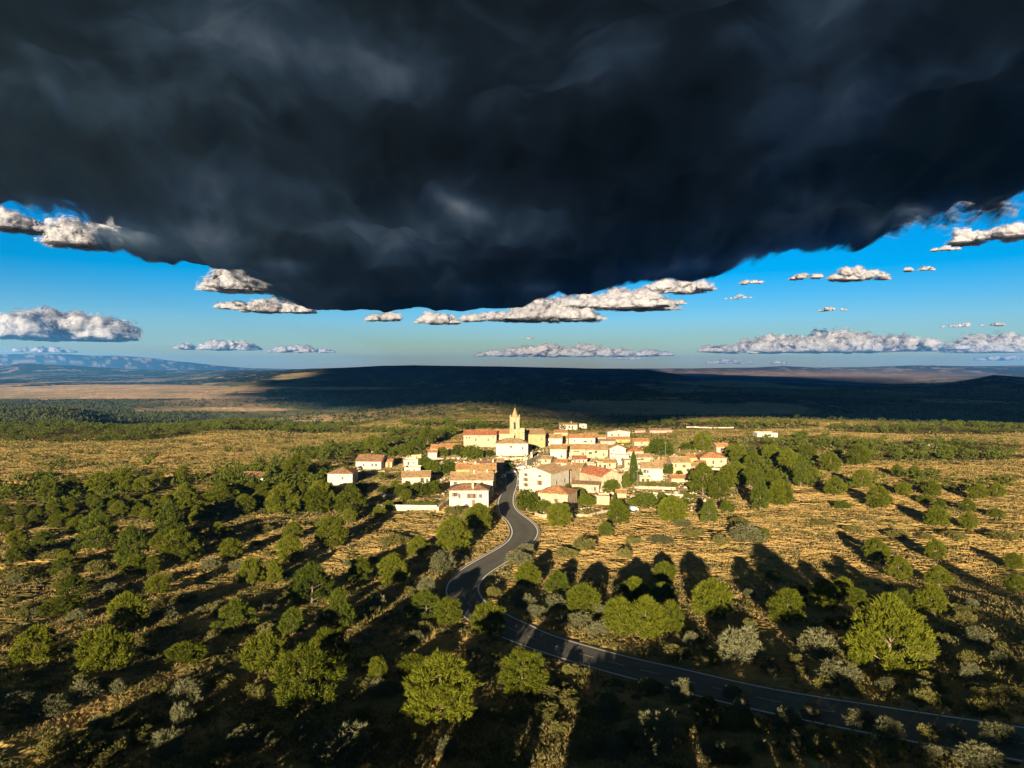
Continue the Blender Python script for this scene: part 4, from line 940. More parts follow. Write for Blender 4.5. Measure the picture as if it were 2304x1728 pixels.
# --- hamlet on the left
house('white barn with brown tile roof and shaded right side, leftmost of the white farmhouses', 765, 1092, 56, 25, 1.7, 9, 0, 'hip', 'white', 'r_brown', wins=[(.6,.5,.5,.8)], sides=[('r',.5,.2,1.2,2.0,None)])
house('white gabled farmhouse with a brown roof, right of the white barn', 829, 1056, 58, 17, 2.0, 10, -4, 'gx', 'white', 'r_brown', wins=[(.32,.4,.5,.9),(.65,.4,.6,1.0),(.8,.4,.6,1.0)])
house('tiny orange-roofed hut beside the gabled farmhouse', 873, 1052, 18, 12, .8, 4, 0, 'gx', 'tan', 'r_orange', door=.6)
house('small white flat house above the terraces left of the village', 925, 1050, 30, 13, .6, 6, 14, 'flat', 'white', wins=[(.3,.3,.6,1.2),(.7,.5,.5,.6)])
house('white house with a balcony below the small white flat house', 928, 1068, 36, 13, 0, 6, 0, 'flat', 'white', wins=[(.25,.55,1.2,.5),(.6,.5,.6,.8)])
house('old stone house with a tan roof and curved stone front among gardens', 936, 1090, 62, 15, 1.6, 9, 6, 'gx', 'rubble', 'r_tan', wins=[(.72,.3,1.0,1.4),(.9,.3,.6,1.2)])
house('small white cottage with an orange roof left of the long red-roofed building', 973, 1031, 20, 12, .8, 5, 0, 'gx', 'white', 'r_orange')
house('pink house with a bright orange roof below the long red-roofed building', 1015, 1020, 46, 11, 1.6, 8, 8, 'gx', 'pink', 'r_orange')
house('pink stucco house with an orange roof at the left end of the village', 985, 1019, 32, 9, 1.5, 7, 0, 'gx', 'pink', 'r_orange')
house('half-hidden cottage with a red brown roof in the left wood', 571, 1083, 50, 10, 1.2, 7, 6, 'gx', 'white', 'r_brown', wins=[(.5,.2,1.2,1.4)])
HOUSES = np.array(HOUSES)

# ------------------------------------------------------------------ garden and retaining walls
def garden_wall(label, pts, h, t, mat, name='garden_wall', cat='wall'):
    P = [gp(*p) for p in pts]; mb = MB()
    for a, b in zip(P[:-1], P[1:]):
        n = max(1, int((b-a).length/2.0))
        for i in range(n):
            q0 = a.lerp(b, i/n); q1 = a.lerp(b, (i+1)/n); d = (q1-q0); d.z = 0; d.normalize(); s = Vector((-d.y, d.x, 0))*t/2
            z0 = hz(q0.x, q0.y); z1 = hz(q1.x, q1.y); j0 = h*(1+.12*math.sin(q0.x*3.1)); j1 = h*(1+.12*math.sin(q1.x*3.1))
            vs = [(q0-s), (q1-s), (q1+s), (q0+s)]
            B = [(v.x, v.y, (z0 if k in (0,3) else z1)-.6) for k, v in enumerate(vs)]; T = [(v.x, v.y, (z0+j0 if k in (0,3) else z1+j1)) for k, v in enumerate(vs)]
            mb.add(B+T, [(0,3,2,1),(4,5,6,7),(0,1,5,4),(1,2,6,5),(2,3,7,6),(3,0,4,7)])
    o = mb.build(name, M[mat]); tag(o, label, cat, 'walls round the village gardens')
WL = [('long white retaining wall below the garden left of the nearest house', [(850,1147),(900,1149),(983,1147)], 1.6, .4, 'white'),
 ('grey rock terrace wall between the white retaining wall and the nearest house', [(985,1150),(1004,1134),(1012,1128)], 1.2, .6, 'rubble'),
 ('pale garden wall with gate posts beside the road under the round trees', [(1204,1160),(1222,1166),(1252,1164)], 1.0, .35, 'cream'),
 ('long pale wall along the front of the gardens right of the orange hipped house', [(1282,1162),(1320,1163),(1345,1158),(1372,1152)], .8, .35, 'cream'),
 ('grey stone rampart along the church lane', [(1184,1050),(1205,1040),(1233,1030)], 2.6, .6, 'greystone'),
 ('curving stone parapet beside the lane up to the church', [(1150,1062),(1172,1050),(1196,1042),(1232,1035)], 1.2, .5, 'stonewall'),
 ('tan terrace wall below the white house in front of the church', [(1118,1034),(1150,1036),(1188,1036)], 1.3, .5, 'stonewall'),
 ('second lower terrace wall under the church', [(1126,1046),(1160,1048),(1184,1046)], 1.0, .5, 'tan'),
 ('tall tan buttress wall right of the white house by the church', [(1196,1034),(1199,1026)], 3.2, .8, 'stonewall'),
 ('rubble garden wall behind the tall white three-storey house', [(1242,1050),(1270,1044),(1310,1042)], 1.2, .6, 'rubble'),
 ('pale wall behind the red gable roof', [(1330,1072),(1370,1070),(1404,1072)], 1.0, .4, 'pink'),
 ('stone wall with vines below the bright white house', [(1436,1100),(1480,1101),(1520,1102)], .8, .4, 'stonewall'),
 ('grey slab terrace in the garden right of the cypresses', [(1462,1112),(1500,1114),(1556,1118)], .7, 1.6, 'rubble'),
 ('second grey slab terrace in the garden right of the cypresses', [(1470,1122),(1510,1124),(1556,1128)], .6, 1.6, 'rubble'),
 ('crumbling tan wall at the foot of the grove', [(1600,1086),(1625,1096),(1636,1104)], 1.8, .6, 'stonewall'),
 ('grey concrete platform below the far right cream house', [(1600,1058),(1645,1058)], 1.0, .8, 'rubble'),
 ('low stone wall in front of the gabled farmhouse', [(800,1062),(838,1066),(866,1062)], .7, .4, 'stonewall'),
 ('pink stone wall among trees beside the stone house', [(856,1118),(890,1118)], .9, .4, 'pink'),
 ('wooden-coloured long wall left of the small white flat house', [(905,1030),(948,1031)], 1.6, .3, 'tan'),
 ('low wall under the pink houses at the left end of the village', [(955,1034),(990,1034),(1036,1032)], .8, .4, 'pink'),
 ('ochre bank wall of the cottage in the left wood', [(515,1100),(545,1092)], 1.4, .8, 'tan'),
 ('stone wall and rubble left of the barn in the left hamlet', [(836,1018),(858,1015)], 1.0, .8, 'rubble'),
 ('field wall of pale stones at the upper right of the village', [(1545,962),(1600,964),(1650,963)], .9, 1.0, 'rubble'),
 ('broken stone wall on the right plain', [(1692,1030),(1730,1028),(1752,1032)], .9, 1.0, 'rubble'),
 ('low ruin wall beside the broken stone wall', [(1690,1043),(1722,1040)], 1.0, .8, 'rubble')]
for w_ in WL: garden_wall(w_[0], w_[1], w_[2], w_[3], w_[4])

# ivy curtain on the tan house, with its own thing
def hedge(label, px, py, wpx, hpx, dep, name='hedge', mat='broad', cat='hedge'):
    p = gp(px, py); W = wpx/FOC*p.y; H = hpx/FOC*p.y; g = np.random.default_rng(int(px)); n = int(60*W*H/3)+120
    P = np.c_[g.uniform(-W/2, W/2, n), g.uniform(0, dep, n), g.uniform(0, 1, n)**.8*H*(.85+.15*np.sin(np.linspace(0, 9, n)))]
    D = np.c_[g.normal(0,.6,n), g.normal(-.5,.6,n), g.normal(.3,.6,n)]; V, F = tufts(P, D, .35, 6, .35, .8, .3, 3)
    o = link(name, mesh_np(name, V, F, M[mat])); o.location = (p.x, p.y, p.z); tag(o, label, cat, None)
hedge('dark green ivy curtain on the left flank of the tan two-storey house', 1504, 1068, 22, 24, .8, 'ivy', 'cypress', 'ivy')
hedge('olive green hedge running down behind the orange hipped house', 1292, 1122, 40, 22, 3.0, mat='broad')
hedge('reddish hedge in front of the red gable house', 1332, 1094, 44, 9, 1.2, mat='bushy')
hedge('bright green clipped hedge behind the white retaining wall', 925, 1137, 110, 7, 1.5, mat='broad')

# cars and poles
def car(label, px, py, rot, col, L=4.0):
    p = gp(px, py); e = empty('parked_car', p, R(rot)); tag(e, label, 'car', 'cars parked in the village')
    body = [(-L/2,.45),(-L/2+.1,.85),(-L*.22,.95),(-L*.08,1.42),(L*.28,1.42),(L*.42,.95),(L/2,.85),(L/2,.45),(L/2-.1,.28),(-L/2+.1,.28)]
    mb = MB(); n = len(body); w = .85
    for sg in (-1, 1): mb.v += [(x, sg*w*(1 if z < 1 else .82), z) for x, z in body]
    mb.f += [tuple(range(n)), tuple(range(2*n-1, n-1, -1))] + [(i, i+n, (i+1) % n+n, (i+1) % n) for i in range(n)]
    mb.build('body', plain('car_paint_'+label[:5], col, .3), e)
    g = MB(); g.box(-L*.16, L*.30, -w*.92, w*.92, 1.0, 1.34); g.build('window', M['pane'], e)
    for x in (-L*.32, L*.32):
        for sg in (-1, 1):
            m = MB(); m.cyl((x, sg*w-sg*.1, .3), (x, sg*w+sg*.08, .3), .31, .31, 12); o = m.build('wheel', M['pane'], e)
            r_ = MB(); r_.cyl((x, sg*w+sg*.081, .3), (x, sg*w+sg*.10, .3), .17, .17, 8); r_.build('rim', M['metal'], o)
    for sg in (-1, 1):
        m = MB(); m.box(L/2-.04, L/2+.02, sg*.6-.15, sg*.6+.15, .62, .76); m.build('headlight', M['white'], e)
car('pale blue car parked on the grass below the garden right of the village', 1420, 1150, 10, (.55,.62,.68))
car('white van-like car parked in the dark street beside the terrace row', 1132, 1076, 80, (.7,.7,.7))
car('silver car parked at the start of the lane to the church', 1150, 1066, 35, (.45,.45,.47))
car('white car standing on the lane below the grey stone rampart', 1172, 1056, 30, (.75,.75,.75))
def pole(label, px, py, h, lamp=True):
    p = gp(px, py); e = empty('street_lamp' if lamp else 'utility_pole', p); tag(e, label, 'street lamp' if lamp else 'pole')
    m = MB(); m.cyl((0,0,-.3),(0,0,h),.09,.06,8); m.build('pole', M['metal'], e)
    if lamp:
        m = MB(); m.cyl((0,0,h-.1),(.9,-.3,h+.2),.04,.04,6); m.box(.6,1.2,-.4,-.2,h+.12,h+.26); m.build('lamp_head', M['metal'], e)
    else:
        m = MB(); m.box(-.7,.7,-.05,.05,h-.6,h-.45); m.build('crossarm', M['wood'], e)
pole('thin street lamp at the right road edge by the tall white house', 1161, 1128, 5.0)
pole('utility pole beside the tall cypress', 1434, 1098, 6.5, False)
pole('utility pole in front of the big tree right of the village', 1497, 1030, 7.5, False)
pole('utility pole by the large white villa at the back', 1386, 992, 8, False)

# ------------------------------------------------------------------ ground cover, scrub and far woods
def spot_ok(x, y, m=1.0):
    D, _ = road_dist(x, y); k = D > m
    for (hx, hy, hr) in HOUSES: k &= (x-hx)**2 + (y-hy)**2 > (hr*.9)**2
    return k
def in_view(x, y, mg=60): 
    z = base_h(x, y); px, py = proj(x, y, z); return px, py, z, (px > -mg) & (px < 2304+mg) & (py < 1760)

def scatter(name, n, r0, r1, fn, size, nb, wid, lr, up, mat, label, cat, seed, pts=1, clump=.5, flat=.6):
    g = np.random.default_rng(seed)
    az = g.uniform(R(-40), R(40), n); r = np.exp(g.uniform(math.log(r0), math.log(r1), n))
    # area-uniform thinning towards the near end keeps counts screen-even
    x = r*np.sin(az); y = r*np.cos(az); px, py, z, k = in_view(x, y)
    k &= fn(x, y, px, py, g) ; x, y, z = x[k], y[k], z[k]; k2 = spot_ok(x, y, .9); x, y, z = x[k2], y[k2], z[k2]
    m = len(x); s = size(x, y, g)
    P0 = np.c_[x, y, z + micro(x, y)*.8]
    P = np.repeat(P0, pts, 0); s_ = np.repeat(s, pts)
    off = g.normal(0, clump, (m*pts, 3)) * s_[:,None]; off[:,2] = np.abs(off[:,2])*flat; P = P + off
    D = off/(np.linalg.norm(off, axis=1)[:,None]+1e-6)
    nT = len(P); Pn = np.repeat(P, nb, 0); d = np.repeat(D, nb, 0) + g.normal(0, lr, (nT*nb, 3)) + np.array([0,0,up]); d /= np.linalg.norm(d, axis=1)[:,None]
    ss = np.repeat(s_, nb)*g.uniform(.6, 1.2, nT*nb)
    side = np.cross(d, g.normal(0,1,(nT*nb,3))); side /= np.linalg.norm(side, axis=1)[:,None]+1e-9
    a = Pn - side*(wid*ss)[:,None]; b = Pn + side*(wid*ss)[:,None]; c = Pn + d*ss[:,None]
    V = np.stack([a,b,c],1).reshape(-1,3)
    o = link(name, mesh_np(name, V, np.arange(len(V)).reshape(-1,3), M[mat])); tag(o, label, cat, None, 'stuff'); print(name, m, len(V)//3)
    return o
vil = lambda px, py: (px > 960) & (px < 1660) & (py > 990) & (py < 1165)
def fn_grass(x, y, px, py, g): return (fbm(x/9, y/9, 301, 3) > -.22) & (wood_density(px, py) < .55) & ~(vil(px, py) & (g.random(len(x)) < .7))
scatter('dry_grass', 90000, 42, 130, fn_grass, lambda x, y, g: g.uniform(.12, .30, len(x))*(1+np.hypot(x,y)/200), 8, .045, .55, .9, 'grass', 'dry straw coloured grass covering the slopes', 'grass', 31)
scatter('dry_grass', 250000, 120, 620, fn_grass, lambda x, y, g: g.uniform(.11, .25, len(x))*(1+np.hypot(x,y)/260), 5, .10, .45, 1.1, 'grass', 'dry straw coloured grass over the middle and far slopes', 'grass', 32)
def fn_scrub(x, y, px, py, g): return (fbm(x/7, y/7, 401, 3) + .5*fbm(x/30, y/30, 402, 2) > -.03 + .22*((px > 1200) & (py < 1300))) & ~(vil(px, py) & (g.random(len(x)) < .75))
scatter('low_scrub', 34000, 42, 520, fn_scrub, lambda x, y, g: g.uniform(.10, .28, len(x))**1.0*(1+np.hypot(x,y)/220), 9, .13, .7, .35, 'bushy', 'low grey green and olive scrub dotted over the dry grass', 'scrub', 41, pts=6, clump=.9)
def fn_gs(x, y, px, py, g): return (fbm(x/12, y/12, 501, 3) > .12)
scatter('low_scrub', 5200, 42, 260, fn_gs, lambda x, y, g: g.uniform(.16, .34, len(x))*(1+np.hypot(x,y)/400), 9, .12, .7, .4, 'grey', 'pale grey aromatic scrub in patches on the slopes', 'scrub', 43, pts=8, clump=1.1)
# stones and litter of the village yards
def yard():
    g = np.random.default_rng(88); n = 5200; x = 22 + g.normal(0, 40, n); y = 292 + g.normal(0, 42, n)
    px, py, z, k = in_view(x, y); k &= spot_ok(x, y, .6) & vil(px, py); x, y, z = x[k], y[k], z[k]; n = len(x); V = []; F = []
    s = g.uniform(.15, .55, n)*np.where(g.random(n) < .12, 2.2, 1)
    base = np.array([(1,0,0),(0,1,0),(-1,0,0),(0,-1,0),(0,0,1),(0,0,-.4)], float); f = np.array([(0,1,4),(1,2,4),(2,3,4),(3,0,4),(1,0,5),(2,1,5),(3,2,5),(0,3,5)])
    P = np.repeat(np.c_[x, y, z], 6, 0) + np.tile(base, (n, 1))*np.repeat(s, 6)[:,None]*g.uniform(.5, 1.3, (n*6, 3))*np.array([1.3, 1.3, .9]); F = (f[None] + 6*np.arange(n)[:,None,None]).reshape(-1, 3)
    o = link('rubble', mesh_np('rubble', P, F, M['rubble'])); tag(o, 'pale stones and rubble lying in the yards and lanes of the village', 'rubble', None, 'stuff')
yard()
scatter('garden_plants', 6500, 200, 420, lambda x, y, px, py, g: vil(px, py), lambda x, y, g: g.uniform(.2, .5, len(x)), 6, .25, .7, .4, 'broad', 'low green garden plants and weeds between the village houses', 'plants', 45, pts=5, clump=1.0)
def fn_far(x, y, px, py, g): return (g.random(len(x)) < .25 + .75*(fbm(x/40, y/40, 601, 3) > 0)) & (wood_density(px, py) < .9)
scatter('low_scrub', 15000, 300, 1500, fn_far, lambda x, y, g: g.uniform(.5, 1.1, len(x)), 5, .4, .8, .35, 'bushy', 'dark scrub speckling the far plain and low hills', 'scrub', 44, pts=3, clump=.9)

# single trees of the woods: the largest as things, the rest as one mass
g = np.random.default_rng(77)
n = 60000; r = np.sqrt(g.uniform(130**2, 900**2, n)); az = g.uniform(R(-39), R(39), n)
x = r*np.sin(az); y = r*np.cos(az); px, py, z, k = in_view(x, y, 20)
wd = wood_density(px, py)*np.where(vil(px, py), .0, 1)*np.where(py < 1015, .30 + .75*sstep(-.05, .25, fbm(x/38, y/60, 711, 3)), 1)*np.where(py < 1015, .45, 1)
k &= (g.random(n) < wd*(.35 + .9*(fbm(x/25, y/25, 701, 2)+.3))*.62) & ~((px > 740) & (px < 1000) & (py > 1030) & (py < 1150) & (g.random(n) < .6)) & ~((px>1100)&(px<1560)&(py>940)&(py<1170)&(g.random(n) < .75))
x, y, z, px, py = x[k], y[k], z[k], px[k], py[k]; k = spot_ok(x, y, 2.5)
x, y, z, px, py = x[k], y[k], z[k], px[k], py[k]
# keep spacing
cell = {}; keep = []
for i in np.argsort(y):
    key = (int(x[i]//3.4), int(y[i]//3.4))
    if key in cell: continue
    if len(PLACED) and np.min((PLACED[:,0]-x[i])**2 + (PLACED[:,1]-y[i])**2 - PLACED[:,2]**2*1.0) < 2: continue
    cell[key] = 1; keep.append(i)
x, y, z, px, py = x[keep], y[keep], z[keep], px[keep], py[keep]
o_ = np.argsort(np.hypot(x, y)); x, y, z, px, py = x[o_], y[o_], z[o_], px[o_], py[o_]
print('wood trees', len(x))
NI = 130
for i in range(min(NI, len(x))):
    s = g.uniform(2.6, 5.2); k_ = ['pine_tree', 'pine_tree', 'pine_wide', 'pine_tall', 'pine_tree'][g.integers(5)]
    side = 'left of the road' if px[i] < 1130 else 'right of the road'
    zone = 'in the wood left of the village' if px[i] < 1130 else 'on the plain right of the village'
    plant(k_, (x[i], y[i], z[i]-.1), s, s*g.uniform(.75, 1.05), 'medium pine standing ' + zone + ', one of many alike', 'pine', 'medium pines in the woods ' + side, var=int(g.integers(3)))
xs, ys, zs = x[NI:], y[NI:], z[NI:]
m = len(xs); s = g.uniform(2.6, 5.0, m)*(1 + .15*(ys > 500)); pts = 34; nb = 4
u = g.normal(0, 1, (m*pts, 3)); u /= np.linalg.norm(u, axis=1)[:,None]; u[:,2] = u[:,2]*.7 + .15
S_ = np.repeat(s, pts)[:,None]; P = np.repeat(np.c_[xs, ys, zs + s*.42], pts, 0) + u*S_*np.array([.5,.5,.46])*g.uniform(.6, 1.0, (m*pts, 1))
P = np.repeat(P, nb, 0); Sn = np.repeat(S_, nb, 0); d = np.repeat(u, nb, 0)*.7 + g.normal(0, .5, (len(P), 3)) + np.array([0,0,.5]); d /= np.linalg.norm(d, axis=1)[:,None]
side = np.cross(d, g.normal(0,1,(len(P),3))); side /= np.linalg.norm(side, axis=1)[:,None]+1e-9
L = Sn*g.uniform(.12, .24, (len(P),1)); V = np.stack([P-side*L*.35, P+side*L*.35, P+d*L], 1).reshape(-1,3)
o = link('woodland', mesh_np('woodland', V, np.arange(len(V)).reshape(-1,3), M['wood_far'])); tag(o, 'far pine woods covering the plain behind and beside the village', 'woodland', None, 'stuff'); print('stuff trees', m)

# far valley woods: clumps of dark crowns on the hillside ridges are in the terrain colour; add relief to the middle valley
n = 60000; r = np.exp(g.uniform(math.log(800), math.log(4200), n)); az = g.uniform(R(-39), R(39), n); x = r*np.sin(az); y = r*np.cos(az)
px, py, z, k = in_view(x, y, 20)
k &= (fbm(x/700 + .3*fbm(x/300,y/300,5,2), y/1500, 61, 4)*.55*.5 + fbm(x/260, y/520, 71, 4)*.5*.5 + .52 > .5) | (g.random(n) < .12) | ((px < 460) & (py > 906) & (py < 950) & (g.random(n) < .6))
k &= ~((np.abs(py-882) < 17) & (px < 600)) & ~((np.abs(py-921) < 6) & (px > 300) & (px < 720)) & ~((np.abs(py-918) < 16) & (px > 1180) & (px < 1850))
x, y, z, r = x[k], y[k], z[k], r[k]; m = len(x); s = g.uniform(1.6, 3.6, m)*(1+r/4000); nb = 5
P = np.repeat(np.c_[x, y, z], nb, 0); Sn = np.repeat(s, nb)[:,None]; P = P + g.normal(0, .5, (len(P),3))*Sn*np.array([1.2,1,.3]); d = g.normal(0, .4, (len(P),3)) + np.array([0,0,1.]); d /= np.linalg.norm(d, axis=1)[:,None]
side = np.cross(d, g.normal(0,1,(len(P),3))); side /= np.linalg.norm(side, axis=1)[:,None]+1e-9
V = np.stack([P-side*Sn*.5, P+side*Sn*.5, P+d*Sn], 1).reshape(-1,3)
o = link('woodland', mesh_np('woodland', V, np.arange(len(V)).reshape(-1,3), M['valley_leaf'])); tag(o, 'dark distant trees and hedges strewn across the valley floor', 'woodland', None, 'stuff'); print('valley', m)
# ------------------------------------------------------------------ clouds
from mathutils import noise as mn
def cloud_mat(name, col, tr=.25, soft=None):
    m, nt, out = newmat(name)
    d = N(nt, 'ShaderNodeBsdfDiffuse'); d.inputs[0].default_value = (*col, 1)
    t = N(nt, 'ShaderNodeBsdfTranslucent'); t.inputs[0].default_value = (*col, 1)
    mx = N(nt, 'ShaderNodeMixShader', Fac=tr); nt.links.new(d.outputs[0], mx.inputs[1]); nt.links.new(t.outputs[0], mx.inputs[2])
    last = mx.outputs[0]
    if soft:
        at = N(nt, 'ShaderNodeAttribute', attribute_name='body'); ge = N(nt, 'ShaderNodeNewGeometry')
        n1 = N(nt, 'ShaderNodeTexNoise', Scale=soft, Detail=7.0, Roughness=.62); nt.links.new(ge.outputs['Position'], n1.inputs['Vector'])
        ad = N(nt, 'ShaderNodeMath', operation='ADD'); nt.links.new(at.outputs['Fac'], ad.inputs[0]); nt.links.new(n1.outputs[0], ad.inputs[1])
        mr = N(nt, 'ShaderNodeMapRange'); mr.interpolation_type = 'SMOOTHSTEP'; mr.inputs[1].default_value = .46; mr.inputs[2].default_value = .78; nt.links.new(ad.outputs[0], mr.inputs[0])
        tp = N(nt, 'ShaderNodeBsdfTransparent'); m2 = N(nt, 'ShaderNodeMixShader'); nt.links.new(mr.outputs[0], m2.inputs[0])
        nt.links.new(tp.outputs[0], m2.inputs[1]); nt.links.new(last, m2.inputs[2]); last = m2.outputs[0]
    nt.links.new(last, out.inputs[0]); return m
M['cumulus'] = cloud_mat('cumulus', (.56, .56, .60), .5, .0055)

def storm_mat(top):
    """dense water droplets; the upper skin lets the sun soak in, thinner patches of the underside let more of it through, the unseen rear extra as fill light"""
    m, nt, out = newmat('storm_cloud_top' if top else 'storm_cloud_base'); ge = N(nt, 'ShaderNodeNewGeometry'); at = N(nt, 'ShaderNodeAttribute', attribute_name='body')
    if top:
        t = N(nt, 'ShaderNodeBsdfTranslucent'); t.inputs[0].default_value = (.85, .85, .85, 1); d = N(nt, 'ShaderNodeBsdfDiffuse'); d.inputs[0].default_value = (.4, .4, .42, 1)
        ad0 = N(nt, 'ShaderNodeMixShader', Fac=.6); nt.links.new(d.outputs[0], ad0.inputs[1]); nt.links.new(t.outputs[0], ad0.inputs[2])
    else:
        mp = N(nt, 'ShaderNodeMapping'); mp.inputs['Scale'].default_value = (1.6, 2.2, 1); cuv = N(nt, 'ShaderNodeAttribute', attribute_name='cuv'); nt.links.new(cuv.outputs['Vector'], mp.inputs[0])
        n1 = N(nt, 'ShaderNodeTexNoise', Scale=1.0, Detail=8.0, Roughness=.58, Distortion=.15); nt.links.new(mp.outputs[0], n1.inputs['Vector'])
        th = N(nt, 'ShaderNodeAttribute', attribute_name='thin'); sm = N(nt, 'ShaderNodeMath', operation='MULTIPLY_ADD'); sm.inputs[1].default_value = .22; nt.links.new(th.outputs['Fac'], sm.inputs[0]); nt.links.new(n1.outputs[0], sm.inputs[2])
        r = ramp(nt, [(.36, (.008,.008,.009)), (.50, (.024,.038,.056)), (.62, (.080,.135,.20)), (.78, (.28,.37,.47)), (.95, (.8,.85,.9))]); nt.links.new(sm.outputs[0], r.inputs[0])
        d = N(nt, 'ShaderNodeBsdfDiffuse'); d.inputs[0].default_value = (.12, .25, .44, 1)
        t = N(nt, 'ShaderNodeBsdfTranslucent'); nt.links.new(r.outputs[0], t.inputs[0])
        ad0 = N(nt, 'ShaderNodeMixShader', Fac=.55); nt.links.new(d.outputs[0], ad0.inputs[1]); nt.links.new(t.outputs[0], ad0.inputs[2])
    mp2 = N(nt, 'ShaderNodeMapping'); mp2.inputs['Scale'].default_value = (7, 6, 1); cu2 = N(nt, 'ShaderNodeAttribute', attribute_name='cuv'); nt.links.new(cu2.outputs['Vector'], mp2.inputs[0])
    n2 = N(nt, 'ShaderNodeTexNoise', Scale=1.0, Detail=10.0, Roughness=.62, Distortion=.3); nt.links.new(mp2.outputs[0], n2.inputs['Vector'])
    ad = N(nt, 'ShaderNodeMath', operation='MULTIPLY_ADD'); ad.inputs[1].default_value = 1.5; nt.links.new(n2.outputs[0], ad.inputs[0]); nt.links.new(at.outputs['Fac'], ad.inputs[2])
    mr = N(nt, 'ShaderNodeMapRange'); mr.interpolation_type = 'SMOOTHSTEP'; mr.inputs[1].default_value = .72; mr.inputs[2].default_value = 1.05; nt.links.new(ad.outputs[0], mr.inputs[0])
    tp = N(nt, 'ShaderNodeBsdfTransparent'); m2 = N(nt, 'ShaderNodeMixShader'); nt.links.new(mr.outputs[0], m2.inputs[0]); nt.links.new(tp.outputs[0], m2.inputs[1]); nt.links.new(ad0.outputs[0], m2.inputs[2])
    nt.links.new(m2.outputs[0], out.inputs[0]); return m
M['storm'] = storm_mat(False); M['storm_top'] = storm_mat(True)
def edge_pt(px, py, alt=1000.0):
    t = (EYE - py)/FOC; d = (alt-CAM_Z)/t; return ((px-1152)/FOC*d, d)
POLY = [edge_pt(-160,470), edge_pt(20,475), edge_pt(110,505), edge_pt(200,560), edge_pt(330,588), edge_pt(450,598), edge_pt(540,640), edge_pt(640,680), edge_pt(820,697), edge_pt(1000,700), edge_pt(1150,690),
        edge_pt(1300,668), edge_pt(1500,640), edge_pt(1640,620), edge_pt(1760,582), edge_pt(1900,572), edge_pt(2060,545), edge_pt(2150,520), edge_pt(2250,480), edge_pt(2400,440),
        (3600, 1800), (3500, -600), (1500, -4880), (-600, -4880), (-1000, -4700), (-2200, -3300), (-3200, -200), (-3200, 2200)]
def poly_sd(x, y, P):
    d = np.full(x.shape, 1e9); ins = np.zeros(x.shape, bool); n = len(P)
    for i in range(n):
        ax, ay = P[i]; bx, by = P[(i+1) % n]; ex, ey = bx-ax, by-ay
        t = np.clip(((x-ax)*ex+(y-ay)*ey)/(ex*ex+ey*ey), 0, 1); d = np.minimum(d, np.hypot(x-ax-t*ex, y-ay-t*ey))
        c = ((ay > y) != (by > y)) & (x < (bx-ax)*(y-ay)/(by-ay+1e-9)+ax); ins ^= c
    return np.where(ins, d, -d)
